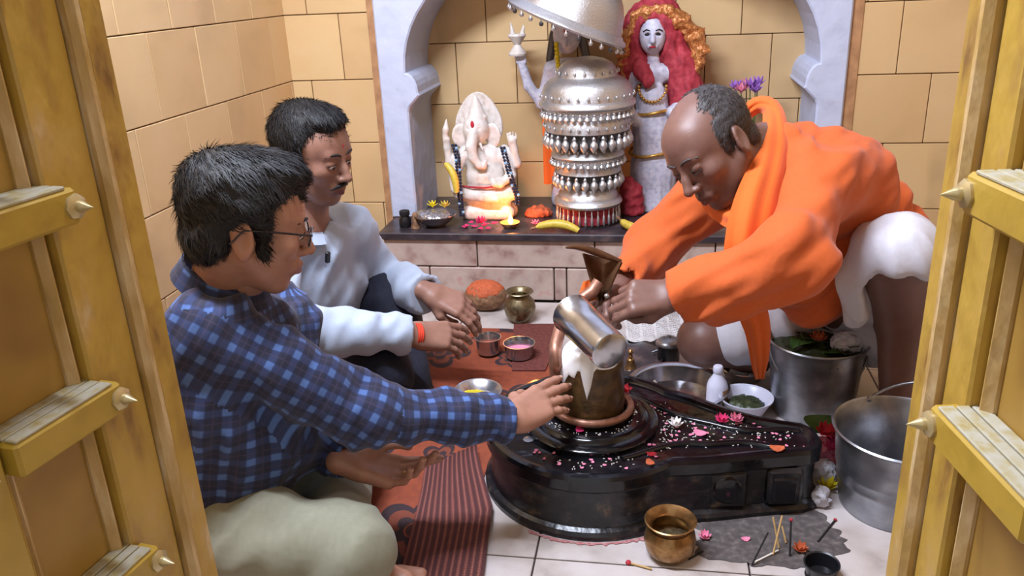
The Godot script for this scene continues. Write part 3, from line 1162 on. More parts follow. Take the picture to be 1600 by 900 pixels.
# ------------------------------------------------------------------ niche and ledge
func niche_and_ledge() -> void:
	# cusped arch: outline of the plaster surround in the front plane
	var xl := -0.886
	var xr := 0.530
	var pts := PackedVector2Array()
	pts.append(Vector2(-0.985, LEDGE_H)); pts.append(Vector2(-0.985, 1.75)); pts.append(Vector2(0.618, 1.75)); pts.append(Vector2(0.618, LEDGE_H)); pts.append(Vector2(xr, LEDGE_H))
	var side := []     # the right jamb and half arch as (inset from the jamb, y)
	side.append(Vector2(0, 0.655)); side.append(Vector2(0.006, 0.672)); side.append(Vector2(0.046, 0.712))
	for i in 6:
		var a := PI * 0.5 * i / 5.0
		side.append(Vector2(0.046 * cos(a) * 0.9, 0.722 + 0.07 * sin(a)))
	var cx := (xl + xr) * 0.5
	var hw := (xr - xl) * 0.5
	for i in range(0, 15):
		var a := PI * 0.5 * i / 14.0
		side.append(Vector2(hw - (hw + 0.0) * pow(cos(a), 0.85), 0.80 + 0.44 * sin(a)))
	for s in side:
		pts.append(Vector2(xr - s.x, s.y))
	for i in range(side.size() - 2, -1, -1):
		pts.append(Vector2(xl + side[i].x, side[i].y))
	pts.append(Vector2(xl, LEDGE_H))
	var b := B.new()
	b.prism(pts, NICHE_Z - 0.02, WALL_Z + 0.03, Transform3D.IDENTITY, 0.006)
	b.box(Vector3(-0.183, 2.15, NICHE_Z + 0.15), Vector3(1.6, 0.8, 0.3), 0.0)
	struct("trim_1", b, M.plaster).set_meta("label", "pale blue plaster surround of the cusped arch niche")
	for w in [[-1.012, -0.986], [0.619, 0.652]]:
		struct("trim_2" if w[0] < 0 else "trim_4", slab(Vector3(w[0], 0, WALL_Z - 0.02), Vector3(w[1], 1.9, WALL_Z + 0.016)), M.trim)
	var nb := struct("wall_niche", slab(Vector3(-0.95, 0.2, -3.45), Vector3(0.6, 1.5, NICHE_Z - 0.004)), M.grout)
	tile_rows(nb, Vector3(-0.94, 0, NICHE_Z), Vector3(1, 0, 0), Vector3(0, 0, 1), 1.52, 0.399 - 0.2337, 5, 0.237, 0.2337, 15, 0.35)
	# ledge: a dark slab on a face of stained marble blocks
	var lg := thing("stone_ledge", "stained pink marble ledge with a dark slab top, under the niche", "ledge", Vector3(-0.18, 0, LEDGE_Z - 0.1))
	var body := B.new()
	body.box(Vector3(-0.17, 0.114, (LEDGE_Z - 0.02 + WALL_Z) / 2 - 0.14), Vector3(1.58, 0.224, 0.47), 0.0)
	part("core", body, M.joint, lg)
	var top := B.new()
	top.box(Vector3(-0.17, LEDGE_H - 0.013, LEDGE_Z - 0.24), Vector3(1.62, 0.026, 0.52), 0.004)
	part("slab", top, M.slab, lg)
	var k := 0
	for row in [[0.128, 0.2285, [-0.965, -0.62, -0.2, 0.21, 0.62]], [0.002, 0.125, [-0.965, -0.8, -0.345, -0.30, 0.1, 0.34, 0.62]]]:
		for i in row[2].size() - 1:
			var q := B.new()
			q.box(Vector3((row[2][i] + row[2][i + 1]) / 2, (row[0] + row[1]) / 2, LEDGE_Z - 0.007 + 0.002 * sin(k * 5.0)), Vector3(row[2][i + 1] - row[2][i] - 0.004, row[1] - row[0] - 0.002, 0.024), 0.003)
			part("block", q, M["stained%d" % (k % 3)], lg)
			k += 1

func floor_mats() -> void:
	# printed orange floor cloth
	var cl := thing("floor_cloth", "orange floor cloth printed with dark flowers, under the two seated men", "cloth", Vector3(-0.8, 0, -1.9))
	var g := []
	var nz := noise(9, 3.0, 2)
	for i in 25:
		var row := []
		for j in 25:
			var z: float = lerp(-1.0, -2.47, j / 24.0)
			var x1 := -0.36 - 0.05 * smoothstep(-1.9, -2.3, z) + (0.13 if z < -2.0 else 0.13 * smoothstep(-1.75, -2.0, z))
			x1 = min(x1, -0.245) if z < -2.0 else min(x1, -0.38 + 0.15 * smoothstep(-1.8, -2.0, z))
			var x: float = lerp(-1.28, x1, i / 24.0)
			row.append(Vector3(x, 0.004 + 0.002 * nz.get_noise_2d(x * 2, z * 2), z))
		g.append(row)
	var b := B.new()
	b.sheet(g, 0.004, 2.0, 2.6)
	part("cloth", b, M.mat_print, cl)
	# maroon border strip sewn on the cloth
	var bb := B.new()
	var gb := []
	for i in 9:
		var row := []
		for j in 9:
			var a := on_floor(lerp(803.0, 885.0, i / 8.0), 510.0).lerp(on_floor(lerp(800.0, 852.0, i / 8.0), 583.0), j / 8.0)
			row.append(Vector3(a.x, 0.0085, a.z))
		gb.append(row)
	bb.sheet(gb, 0.003)
	part("border", bb, M.maroon, cl)
	# striped runner lying over it, its far edge turned up
	var rn := B.new()
	var gr := []
	for i in 15:
		var row := []
		for j in 21:
			var s := j / 20.0
			var r0 := on_floor(745, 712).lerp(on_floor(770, 800), smoothstep(0, 0.55, s)) if s < 0.55 else on_floor(770, 800).lerp(on_floor(742, 1010), (s - 0.55) / 0.45)
			var l0 := on_floor(665, 752).lerp(on_floor(600, 1010), s)
			var p := l0.lerp(r0, i / 14.0)
			var lift := 0.022 * pow(max(0.0, 1.0 - s * 5.0), 1.5) + 0.0012 * sin(i * 2.2 + s * 8.0)
			row.append(Vector3(p.x, 0.0125 + lift, p.z))
		gr.append(row)
	rn.sheet(gr, 0.006, 1.0, 2.2)
	tag(part("striped_runner", rn, M.stripe), "maroon striped woven runner with a turned-up edge, beside the black altar base", "mat")

# sweep of a profile (inward offset, height) along a closed outline in x/z
func outline_sweep(b: B, ol: PackedVector2Array, pr: Array) -> void:
	var m := ol.size()
	var nr := []
	for i in m:
		var d := (ol[(i + 1) % m] - ol[(i - 1 + m) % m]).normalized()
		nr.append(Vector2(d.y, -d.x))
	var area := 0.0
	for i in m:
		area += ol[i].cross(ol[(i + 1) % m])
	if area < 0.0:
		for i in m:
			nr[i] = -nr[i]
	for k in pr.size() - 1:
		var d := Vector2(pr[k + 1][0] - pr[k][0], pr[k + 1][1] - pr[k][1])
		var fn := Vector2(d.y, d.x).normalized()          # (outwards, up): walking up the wall, then inwards
		for i in m:
			var j := (i + 1) % m
			var q := []
			for w in [[i, k], [j, k], [j, k + 1], [i, k + 1]]:
				var p: Vector2 = ol[w[0]] - nr[w[0]] * pr[w[1]][0]
				var nv := Vector3(nr[w[0]].x * fn.x, fn.y, nr[w[0]].y * fn.x).normalized()
				q.append([Vector3(p.x, pr[w[1]][1], p.y), nv])
			b.tri(q[0][0], q[1][0], q[2][0], q[0][1], q[1][1], q[2][1])
			b.tri(q[0][0], q[2][0], q[3][0], q[0][1], q[2][1], q[3][1])
	var last: Array = pr[pr.size() - 1]
	var inner := PackedVector2Array()
	for i in m:
		inner.append(ol[i] - nr[i] * last[0])
	var ix := Geometry2D.triangulate_polygon(inner)
	for k in range(0, ix.size(), 3):
		var t := []
		for e in 3:
			t.append(Vector3(inner[ix[k + e]].x, last[1], inner[ix[k + e]].y))
		b.tri(t[0], t[1], t[2], Vector3.UP, Vector3.UP, Vector3.UP)

const LC := Vector3(-0.13, 0.0, -1.655)       # centre of the round basin

func altar() -> void:
	var yo := thing("altar_base", "wet black stone altar base, a round basin with a long spout", "altar", LC)
	var ol := PackedVector2Array()
	var R := 0.235
	for i in 41:                                    # round part, from the far side of the spout round to the near side
		var a := deg_to_rad(lerp(-42.0, -318.0, i / 40.0))
		ol.append(Vector2(LC.x + R * cos(a), LC.z + R * sin(a)))
	var near := [[0.09, -1.506], [0.125, -1.512], [0.17, -1.525], [0.22, -1.54], [0.28, -1.555], [0.325, -1.566], [0.347, -1.58]]
	var far := [[0.357, -1.615], [0.35, -1.655], [0.33, -1.675], [0.29, -1.683], [0.24, -1.698], [0.19, -1.722], [0.14, -1.755], [0.10, -1.785]]
	for q in near + far:
		ol.append(Vector2(q[0], q[1]))
	var b := B.new()
	outline_sweep(b, ol, [[-0.014, 0.0], [-0.015, 0.012], [-0.009, 0.019], [0.0, 0.024], [0.002, 0.07], [0.0, 0.108], [-0.005, 0.114]])
	part("side", b, M.stone_side, yo)
	var b2 := B.new()
	outline_sweep(b2, ol, [[-0.005, 0.1135], [-0.009, 0.118], [-0.009, 0.141], [-0.004, 0.148], [0.006, 0.15], [0.014, 0.148], [0.018, 0.142], [0.02, 0.1395]])
	part("rim", b2, M.black_stone, yo)
	# low turned step that carries the round stone
	var b3 := B.new()
	b3.lathe([[0.15, 0.1385], [0.15, 0.149], [0.146, 0.153], [0.128, 0.155], [0.122, 0.163], [0.116, 0.166], [0.09, 0.168], [0.0, 0.168]], 64, Transform3D(Basis.IDENTITY, LC))
	part("step", b3, M.black_stone, yo)
	# raised ridges that guide the water along the spout
	for s in [-1.0, 1.0]:
		var pts := []
		var rad := []
		for i in 25:
			var t := i / 24.0
			var ang: float = lerp(-1.1, -0.25, smoothstep(0.0, 0.35, t)) * -s
			var p := Vector3(LC.x + 0.165 * cos(ang), 0.139, LC.z + 0.165 * sin(ang))
			var w := 0.052 - 0.022 * t + 0.012 * sin(t * 8.0)
			var q := Vector3(lerp(0.02, 0.325, t), 0.139, lerp(-1.635, -1.615, t) + s * w)
			pts.append(p.lerp(q, smoothstep(0.05, 0.4, t)))
			rad.append(0.008 + 0.002 * sin(t * PI))
		var br := B.new()
		br.tube(pts, rad, 10, false, 0.9)
		part("ridge", br, M.black_stone, yo)
	# carved panels on the near side of the spout
	var bp := B.new()
	var dirs := Vector3(0.99, 0, -0.15).normalized()
	var bsd := Basis(dirs, Vector3.UP, dirs.cross(Vector3.UP))
	bp.box(Vector3(0.285, 0.068, -1.549), Vector3(0.075, 0.09, 0.018), 0.008, bsd)
	part("carved_panel", bp, M.stone_side, yo)
	var bp2 := B.new()
	bp2.box(Vector3(0.285, 0.064, -1.5405), Vector3(0.05, 0.06, 0.01), 0.004, bsd)
	part("carved_panel", bp2, M.black_stone, yo)
	var bp3 := B.new()
	bp3.box(Vector3(0.165, 0.068, -1.5265), Vector3(0.085, 0.09, 0.016), 0.007, bsd)
	part("carved_panel", bp3, M.stone_side, yo)
	var bp4 := B.new()
	bp4.ball(Vector3(0.165, 0.07, -1.519), Vector3(0.032, 0.034, 0.006), 20, bsd)
	part("carved_boss", bp4, M.black_stone, yo)
	# spilt red powder along the foot
	var pw := B.new()
	var pg := []
	var nz := noise(57, 4.0, 3)
	for i in 41:
		var a: float = lerp(0.95, 2.05, i / 40.0)
		var w0 := 0.2535
		var w1 := 0.257 + 0.014 * absf(nz.get_noise_1d(i * 0.35))
		pg.append([LC + Vector3(cos(a) * w0, 0.0021, sin(a) * w0), LC + Vector3(cos(a) * (w0 + w1) * 0.5, 0.0026, sin(a) * (w0 + w1) * 0.5), LC + Vector3(cos(a) * w1, 0.0018, sin(a) * w1)])
	pw.sheet(pg, 0.0012)
	var pwo := part("red_powder", pw, M.powder)
	tag(pwo, "line of spilt red powder along the foot of the black altar base", "powder")
	pwo.set_meta("kind", "stuff")

	# the round stone itself
	var lg := thing("rounded_stone", "upright rounded dark bronze stone standing in the black basin", "shrine stone", LC + Vector3(0, 0.168, 0))
	var prof := [[0.0, 0.1695], [0.073, 0.1695], [0.074, 0.20], [0.073, 0.25], [0.0715, 0.29]]
	for i in range(1, 11):
		var a := PI * 0.5 * i / 10.0
		prof.append([0.0715 * cos(a), 0.29 + 0.058 * sin(a)])
	var bl := B.new()
	bl.lathe(prof, 48, Transform3D(Basis.IDENTITY, LC))
	part("stone", bl, M.lingam, lg)
	# milk running over its top
	var milk := B.new()
	var g := []
	for i in 37:
		var a: float = lerp(0.05, 3.6, i / 36.0)            # angle in x/z: 0 = +x, PI/2 = towards the door
		var drip := 0.30 - 0.012 * sin(a * 3.0)
		drip -= 0.075 * exp(-pow((a - 1.62) / 0.13, 2)) + 0.03 * exp(-pow((a - 2.5) / 0.22, 2)) + 0.02 * exp(-pow((a - 2.05) / 0.1, 2))
		if a < 1.2:
			drip += 0.03 * (1.2 - a)
		var row := []
		for j in 13:
			var y: float = lerp(0.3475, drip, j / 12.0)
			var r := 0.0
			if y > 0.29:
				r = 0.0715 * sqrt(max(0.0, 1.0 - pow((y - 0.29) / 0.058, 2)))
			else:
				r = lerp(0.0725, 0.0715, (y - 0.2) / 0.09)
			r += 0.0022 * (1.0 if j < 12 else 0.3)
			row.append(LC + Vector3(cos(a) * r, y, sin(a) * r))
		g.append(row)
	milk.sheet(g, 0.003)
	tag(part("milk", milk, M.milk), "white milk running down over the rounded stone", "milk")
	# copper serpent: coil, rising body, hood
	var sn := thing("copper_serpent", "copper serpent coiled round the stone with its hood raised behind", "figurine", LC + Vector3(0, 0.168, 0))
	var path := []
	var rad := []
	for i in 40:
		var a: float = 2.9 + i * 0.172
		path.append(LC + Vector3(cos(a) * 0.088, 0.177 + i * 0.0003, sin(a) * 0.088))
		rad.append(0.0085 if i > 6 else 0.003 + 0.0009 * i)
	var up := [[868, 568, 1.80], [868, 540, 1.83], [876, 510, 1.86], [890, 485, 1.88], [908, 468, 1.89], [926, 455, 1.895], [936, 440, 1.895]]
	for u in up:
		path.append(at(u[0], u[1], u[2]))
		rad.append(0.015)
	var bt := B.new()
	bt.tube(path, rad, 10)
	part("body", bt, M.copper, sn)
	var hood := B.new()
	var hg := []
	for i in 11:
		var row := []
		var s := i / 10.0
		for j in 13:
			var t := j / 12.0
			var lft := Vector2(934, 470).lerp(Vector2(911, 396), t)
			var rgt := Vector2(946, 470).lerp(Vector2(972, 410), t)
			var p := lft.lerp(rgt, s)
			p.y -= 5.0 * sin(t * PI) * (s - 0.5)
			row.append(at(p.x, p.y, 1.9 + 0.03 * sin(s * PI) - 0.012 * t))
		hg.append(row)
	hood.sheet(hg, 0.005)
	part("hood", hood, M.copper_dark, sn)
	var hd := B.new()
	hd.tube([at(884, 387, 1.86), at(897, 385, 1.865), at(914, 388, 1.87), at(932, 394, 1.885), at(950, 401, 1.89), at(970, 408, 1.9)], [0.003, 0.0085, 0.011, 0.012, 0.01, 0.006], 12, false, 0.75)
	part("head", hd, M.copper_dark, sn)
	var cloth := B.new()
	var cg := []
	for i in 9:
		var row := []
		for j in 7:
			var s := i / 8.0
			var p := Vector2(899, 478).lerp(Vector2(932, 468), j / 6.0).lerp(Vector2(912, 440).lerp(Vector2(931, 434), j / 6.0), s)
			row.append(at(p.x, p.y, 1.91 + 0.006 * sin(j * 2.0 + s * 3.0)))
		cg.append(row)
	cloth.sheet(cg, 0.003)
	tag(part("orange_ribbon", cloth, M.orange_scarf), "small orange cloth tied below the serpent's hood", "cloth")

	# steel tumbler pouring the milk
	var mouth := at(894, 490, 1.735)
	var foot := at(954, 550, 1.60)
	var ax := (mouth - foot).normalized()
	var tb := thing("steel_tumbler", "tilted steel tumbler pouring milk, held in the priest's hand", "tumbler", foot)
	var xf := Transform3D(look(ax.cross(Vector3.RIGHT), ax), foot)
	var L := foot.distance_to(mouth)
	var bt2 := B.new()
	bt2.lathe([[0.0, 0.0], [0.034, 0.0], [0.0385, 0.003], [0.0395, 0.01], [0.0405, L * 0.6], [0.0425, L - 0.004], [0.0445, L - 0.002], [0.0448, L], [0.0425, L], [0.040, L - 0.006], [0.038, 0.012], [0.0, 0.008]], 48, xf)
	part("cup", bt2, M.steel, tb)
	var ms := B.new()
	ms.tube([mouth + Vector3(-0.012, -0.03, 0.0), mouth.lerp(LC + Vector3(-0.02, 0.345, 0.01), 0.35) + Vector3(-0.004, 0.0, 0), LC + Vector3(-0.02, 0.348, 0.012)], [0.012, 0.0085, 0.012], 10, false, 0.7)
	tag(part("milk_stream", ms, M.milk), "short stream of milk falling from the tumbler onto the stone", "milk")

# a small flower: petals round a heart, as one mesh
func flower_mesh(n: int, r: float, lift: float, sd: int, double := true) -> ArrayMesh:
	var rng := RandomNumberGenerator.new()
	rng.seed = sd
	var b := B.new()
	for ring in (2 if double else 1):
		for i in n:
			var a := TAU * (i + 0.5 * ring) / n + rng.randf() * 0.3
			var d := Vector3(cos(a), 0, sin(a))
			var sd2 := Vector3(-d.z, 0, d.x)
			var g := []
			for k in 5:
				var t := k / 4.0
				var row := []
				for j in 3:
					var w := (j - 1) * r * 0.32 * sin(PI * (0.15 + 0.8 * t))
					row.append(d * r * t * (1.0 - 0.3 * ring) + sd2 * w + Vector3.UP * (r * (lift + 0.45 * ring) * t * t + 0.25 * r + absf(j - 1) * r * 0.06))
				g.append(row)
			b.sheet(g, r * 0.05)
	b.ball(Vector3(0, r * 0.25, 0), Vector3(r * 0.2, r * 0.25, r * 0.2), 8)
	return b.mesh()

func petal_mesh(r: float) -> ArrayMesh:
	var b := B.new()
	var g := []
	for k in 5:
		var t := k / 4.0
		var row := []
		for j in 4:
			var w := (j - 1.5) * r * 0.55 * sin(PI * (0.12 + 0.78 * t))
			row.append(Vector3(r * (t * 2 - 1), r * 0.3 * pow(t * 2 - 1, 2) + r * 0.12, w))
		g.append(row)
	b.sheet(g, r * 0.09)
	return b.mesh()

func put(called: String, me: Mesh, m: Material, where: Vector3, turn: float, label: String, category: String, group := "", tilt := 0.0) -> MeshInstance3D:
	var o := MeshInstance3D.new()
	o.name = numbered(called)
	add_child(o, true)
	o.mesh = me
	o.material_override = m
	o.transform = Transform3D(Basis(Vector3.UP, turn) * Basis(Vector3.RIGHT, tilt), where)
	tag(o, label, category, group)
	return o

func scale_at(p: Vector3) -> float:
	return (p - CP).dot(CZ) / F

func blossoms() -> void:
	var f1 := flower_mesh(6, 0.017, 0.5, 1)
	var f2 := flower_mesh(5, 0.02, 0.3, 2)
	var pt := petal_mesh(0.011)
	var pt2 := petal_mesh(0.015)
	# on the altar base: [px, py, height, mesh, material, label]
	for q in [[1128, 661, 0.1405, f1, "pink_petal", "bright pink flower lying in the altar spout"], [1150, 660, 0.1405, f1, "rose_petal", "pale pink flower beside a bright one in the altar spout"], [976, 614, 0.1400, f2, "red_petal", "coral red flower on the basin behind the rounded stone"], [921, 655, 0.169, f1, "red_petal", "dark red rosebud at the foot of the rounded stone"], [906, 673, 0.169, pt, "pink_petal", "pink petal in front of the rounded stone"], [984, 650, 0.1415, pt, "rose_petal", "pale pink petal at the edge of the basin step"], [1094, 678, 0.1395, pt2, "rose_petal", "long pale pink petal in the middle of the spout"], [1056, 667, 0.1395, f1, "white_petal", "small whitish blossom on the wet spout"], [1018, 710, 0.1395, pt, "red_petal", "reddish petal near the front rim of the basin"], [1016, 724, 0.1505, pt, "vermilion", "orange petal on the front rim of the basin"], [868, 672, 0.1545, pt2, "yellow_petal", "bright yellow petal on the basin step"], [880, 679, 0.1545, pt2, "yellow_petal", "second bright yellow petal on the basin step"], [1214, 702, 0.1505, pt2, "vermilion", "ochre petal on the rim of the spout"]]:
		var p := on_floor(q[0], q[1], q[2])
		put("flower" if q[3] == f1 or q[3] == f2 else "petal", q[3], M[q[4]], p, q[0] * 0.37, q[5], "flower" if q[3] == f1 or q[3] == f2 else "petal")
	for c in [[830, 673, "flat silver coin on the black basin, the one nearer the reaching hand"], [826, 687, "flat silver coin on the black basin, the one nearer its outer rim"]]:
		var bc := B.new()
		var p := on_floor(c[0], c[1], 0.1396)
		bc.lathe([[0.0, 0.0], [0.0115, 0.0], [0.0125, 0.0006], [0.0125, 0.0016], [0.0115, 0.0021], [0.0, 0.0021]], 20, Transform3D(Basis.IDENTITY, p))
		tag(part("coin", bc, M.steel_dull), c[2], "coin", "coins on the basin")
	# scattered rice on the wet stone: nobody could count it
	var rng := RandomNumberGenerator.new()
	rng.seed = 77
	var gb := B.new()
	gb.ball(Vector3.ZERO, Vector3(0.0027, 0.001, 0.0011), 6)
	var mm := MultiMesh.new()
	mm.transform_format = MultiMesh.TRANSFORM_3D
	mm.mesh = gb.mesh()
	mm.instance_count = 250
	for i in 250:
		var p: Vector3
		if i < 70:
			var a := rng.randf_range(-0.6, 1.9)
			var r := rng.randf_range(0.155, 0.2)
			p = LC + Vector3(cos(a) * r, 0.1408, sin(a) * r)
		elif i < 120:
			var a := rng.randf_range(-0.4, 2.6)
			var r := rng.randf_range(0.096, 0.112)
			p = LC + Vector3(cos(a) * r, 0.169, sin(a) * r)
		else:
			var t := pow(rng.randf(), 1.3)
			p = Vector3(lerp(0.03, 0.31, t), 0.1408, -1.625 + rng.randf_range(-0.07, 0.07) * (1.0 - 0.5 * t))
		mm.set_instance_transform(i, Transform3D(Basis(Vector3.UP, rng.randf() * TAU), p))
	var mi := MultiMeshInstance3D.new()
	mi.name = "rice_grains"
	mi.multimesh = mm
	mi.material_override = M.rice
	add_child(mi)
	tag(mi, "scattered white rice grains on the wet black altar base", "rice")
	mi.set_meta("kind", "stuff")
	var pb := MultiMesh.new()
	pb.transform_format = MultiMesh.TRANSFORM_3D
	pb.mesh = petal_mesh(0.0042)
	pb.instance_count = 70
	for i in 70:
		var p: Vector3
		if i < 30:
			var a := rng.randf_range(-0.7, 2.4)
			var r := rng.randf_range(0.156, 0.205)
			p = LC + Vector3(cos(a) * r, 0.1402, sin(a) * r)
		else:
			p = Vector3(lerp(0.03, 0.33, rng.randf()), 0.1402, -1.625 + rng.randf_range(-0.055, 0.05))
		pb.set_instance_transform(i, Transform3D(Basis(Vector3.UP, rng.randf() * TAU), p))
	var pi2 := MultiMeshInstance3D.new()
	pi2.name = "petal_shreds"
	pi2.multimesh = pb
	pi2.material_override = M.rose_petal
	add_child(pi2)
	tag(pi2, "tiny pink petal shreds strewn over the wet altar base", "petals")
	pi2.set_meta("kind", "stuff")

func lathe_at(pr: Array, p: Vector3, s: float, seg := 36, bs := Basis.IDENTITY, wob := 0.0) -> B:       # profile in any unit, scaled by s
	var b := B.new()
	var q := []
	for e in pr:
		q.append([e[0] * s, e[1] * s])
	b.lathe(q, seg, Transform3D(bs, p), wob)
	return b

func statues() -> void:
	# ---- seated elephant-headed idol
	var o := on_floor(757, 347, LEDGE_H)
	o.z = -2.93
	o = Vector3(on_z(757, 340, -2.93).x, LEDGE_H, -2.93)
	var u := 0.00238
	var g := thing("elephant_headed_idol", "white marble seated elephant-headed idol in the niche", "statue", o)
	var P := func(x: float, y: float, z: float) -> Vector3: return o + Vector3(x * u, y * u, z * u)
	var s := S.new()
	s.h = 0.0045
	var k := 8 * u
	# plinth, crossed legs, belly
	s.cap(P.call(-22, 9, 4), P.call(36, 9, 4), 13 * u, 13 * u, k)
	s.cap(P.call(-24, 9, -14), P.call(38, 9, -14), 14 * u, 14 * u, k)
	s.cap(P.call(-18, 32, 0), P.call(32, 32, 0), 13 * u, 13 * u, k)
	s.cap(P.call(-34, 42, 8), P.call(2, 40, 22), 12 * u, 9 * u, k)
	s.cap(P.call(46, 42, 8), P.call(12, 40, 22), 12 * u, 9 * u, k)
	s.cap(P.call(2, 38, 24), P.call(26, 36, 26), 6 * u, 5 * u, 0.005)
	s.ell(Transform3D(Basis.IDENTITY, P.call(6, 66, 2)), Vector3(31, 29, 24) * u, 0.012)
	s.ell(Transform3D(Basis.IDENTITY, P.call(6, 92, -2)), Vector3(33, 24, 18) * u, 0.012)
	# head, trunk, ears, tusks
	s.ell(Transform3D(Basis.IDENTITY, P.call(-5, 140, 4)), Vector3(20, 24, 19) * u, 0.01)
	s.chain([P.call(-6, 136, 20), P.call(-9, 118, 28), P.call(-6, 102, 29), P.call(2, 90, 29), P.call(9, 88, 28), P.call(12, 95, 27)], [9 * u, 8 * u, 7 * u, 5.5 * u, 4.5 * u, 3.5 * u], 0.006)
	for e in [-1.0, 1.0]:
		s.ell(Transform3D(Basis(Vector3.UP, -0.35 * e), P.call(-5 + 25 * e, 130, 0)), Vector3(14, 19, 4) * u, 0.006)
		s.ell(Transform3D(Basis(Vector3.UP, -0.35 * e), P.call(-5 + 26 * e, 131, 5)), Vector3(9, 13, 3) * u, 0.004, true)
		s.cap(P.call(-5 + 9 * e, 120, 19), P.call(-5 + 14 * e, 112, 27), 2.5 * u, 1.5 * u, 0.003)
		s.ell(Transform3D(Basis.IDENTITY, P.call(-5 + 9 * e, 143, 22)), Vector3(3.5, 2.2, 3) * u, 0.003, true)
	s.cap(P.call(-3, 160, 2), P.call(-4, 188, 0), 14 * u, 3 * u, 0.008)
	s.cap(P.call(-18, 158, 6), P.call(10, 158, 6), 4 * u, 4 * u, 0.004)
	# arms
	s.chain([P.call(-24, 106, -4), P.call(-50, 88, 0), P.call(-52, 112, 2), P.call(-52, 124, 3)], [9 * u, 7 * u, 5.5 * u, 6 * u], 0.008)
	s.chain([P.call(36, 106, -4), P.call(54, 86, 0), P.call(52, 108, 2), P.call(50, 122, 3)], [9 * u, 8 * u, 6 * u, 7 * u], 0.008)
	s.chain([P.call(-26, 98, 4), P.call(-44, 68, 8), P.call(-40, 50, 18)], [9 * u, 7.5 * u, 7 * u], 0.008)
	s.chain([P.call(38, 98, 4), P.call(48, 70, 12), P.call(32, 60, 24), P.call(24, 62, 28)], [9 * u, 7.5 * u, 6 * u, 6 * u], 0.008)
	for e in 4:
		s.cap(P.call(44 + e * 4, 124, 4), P.call(43 + e * 4.4, 136 - absf(e - 1.5) * 2, 4), 1.9 * u, 1.5 * u, 0.003)
	s.chain([P.call(-54, 128, 4), P.call(-52, 140, 4), P.call(-50, 156, 3)], [4 * u, 5 * u, 1.2 * u], 0.004)
	s.cuts.append([o, Vector3.DOWN, 9.0])
	later("figure", s, M.idol, g)
	var halo := B.new()
	var hp := PackedVector2Array()
	for i in 25:
		var a: float = lerp(-0.45, PI + 0.45, i / 24.0)
		var r := 37.0 + 9.0 * pow(max(0.0, sin(a)), 6.0)
		hp.append(Vector2(r * cos(a) - 3, 142 + r * sin(a) * 1.12) * u)
	halo.prism(hp, -15 * u, -9 * u, Transform3D(Basis.IDENTITY, o), 0.003)
	part("halo", halo, M.idol, g)
	var tilak := B.new()
	tilak.ball(P.call(-6, 150, 22.5), Vector3(2.8, 6, 1.2) * u, 10)
	part("forehead_mark", tilak, M.red_petal, g, "red powder mark on the forehead")
	var hem := B.new()
	hem.tube([P.call(-30, 54, 14), P.call(-12, 55, 25), P.call(8, 55, 28), P.call(28, 56, 25), P.call(42, 58, 12)], 1.6 * u, 6)
	part("waist_band", hem, M.red_cloth, g)
	# bead garland, two strands hanging on either side
	var gl := thing("bead_garland", "dark blue bead garland hanging round the elephant-headed idol", "garland", o + Vector3(0, 0.02, 0))
	var bb := B.new()
	bb.ball(Vector3.ZERO, Vector3.ONE * 0.0062, 8)
	var bm := bb.mesh()
	for sd in [[[-40, 116, 6], [-34, 100, 14], [-31, 76, 26], [-30, 50, 31], [-31, 22, 22], [-30, 4, 22]], [[36, 112, 8], [42, 92, 14], [47, 74, 19], [52, 58, 21], [58, 40, 22], [57, 20, 22]]]:
		var cv := Curve3D.new()
		for q in sd:
			cv.add_point(P.call(q[0], q[1], q[2]))
		var L := cv.get_baked_length()
		for i in int(L / 0.0118):
			for w in 2:
				var p := cv.sample_baked(i * 0.0118) + Vector3((w - 0.5) * 0.0115, 0, 0.001 * w)
				piece("bead", bm, M.bead_light if (i * 2 + w) % 7 == 3 else M.bead, gl, Transform3D(Basis.IDENTITY, p))
	banana(P.call(-52, 92, 24), P.call(-32, 82, 37), P.call(-34, 50, 36), 0.0135, "curved yellow banana in the arm of the elephant-headed idol")

	# ---- standing idol in a red and gold veil
	var so := Vector3(on_z(1018, 330, -3.09).x, LEDGE_H, -3.09)
	var w := 0.00243
	var St := thing("veiled_idol", "standing marble idol in white dress with red and gold veil", "statue", so)
	var Q := func(x: float, y: float, z: float) -> Vector3: return so + Vector3(x * w, y * w, z * w)
	var f := S.new()
	f.h = 0.0055
	f.cap(Q.call(0, 4, 0), Q.call(0, 4, 0), 30 * w, 30 * w, 0.01)
	f.chain([Q.call(2, 12, 0), Q.call(2, 60, 0), Q.call(0, 120, 0), Q.call(-2, 165, 0)], [36 * w, 33 * w, 28 * w, 25 * w], 0.03)
	f.cap(Q.call(-26, 205, -2), Q.call(26, 205, -2), 14 * w, 14 * w, 0.03)
	f.chain([Q.call(-32, 205, -2), Q.call(-46, 165, 4), Q.call(-26, 138, 24)], [12 * w, 10 * w, 8 * w], 0.015)
	f.chain([Q.call(32, 205, -2), Q.call(46, 165, 4), Q.call(26, 150, 24)], [12 * w, 10 * w, 8 * w], 0.015)
	f.cap(Q.call(0, 215, 0), Q.call(-2, 240, 2), 9 * w, 9 * w, 0.01)
	f.noises.append([noise(31, 24.0, 2), 0.004, Basis.from_scale(Vector3(1.4, 0.25, 1.4)), false])
	f.cuts.append([so, Vector3.DOWN, 9.0])
	later("dress", f, M.idol_blue, St)
	var hd := S.new()
	hd.h = 0.004
	var hx := Q.call(-3, 258, 6) as Vector3
	hd.ell(Transform3D(Basis.IDENTITY, hx), Vector3(19, 27, 20) * w, 0.01)
	hd.cap(hx + Vector3(0, 4, 18) * w, hx + Vector3(0, -6, 23) * w, 2.5 * w, 4 * w, 0.006)
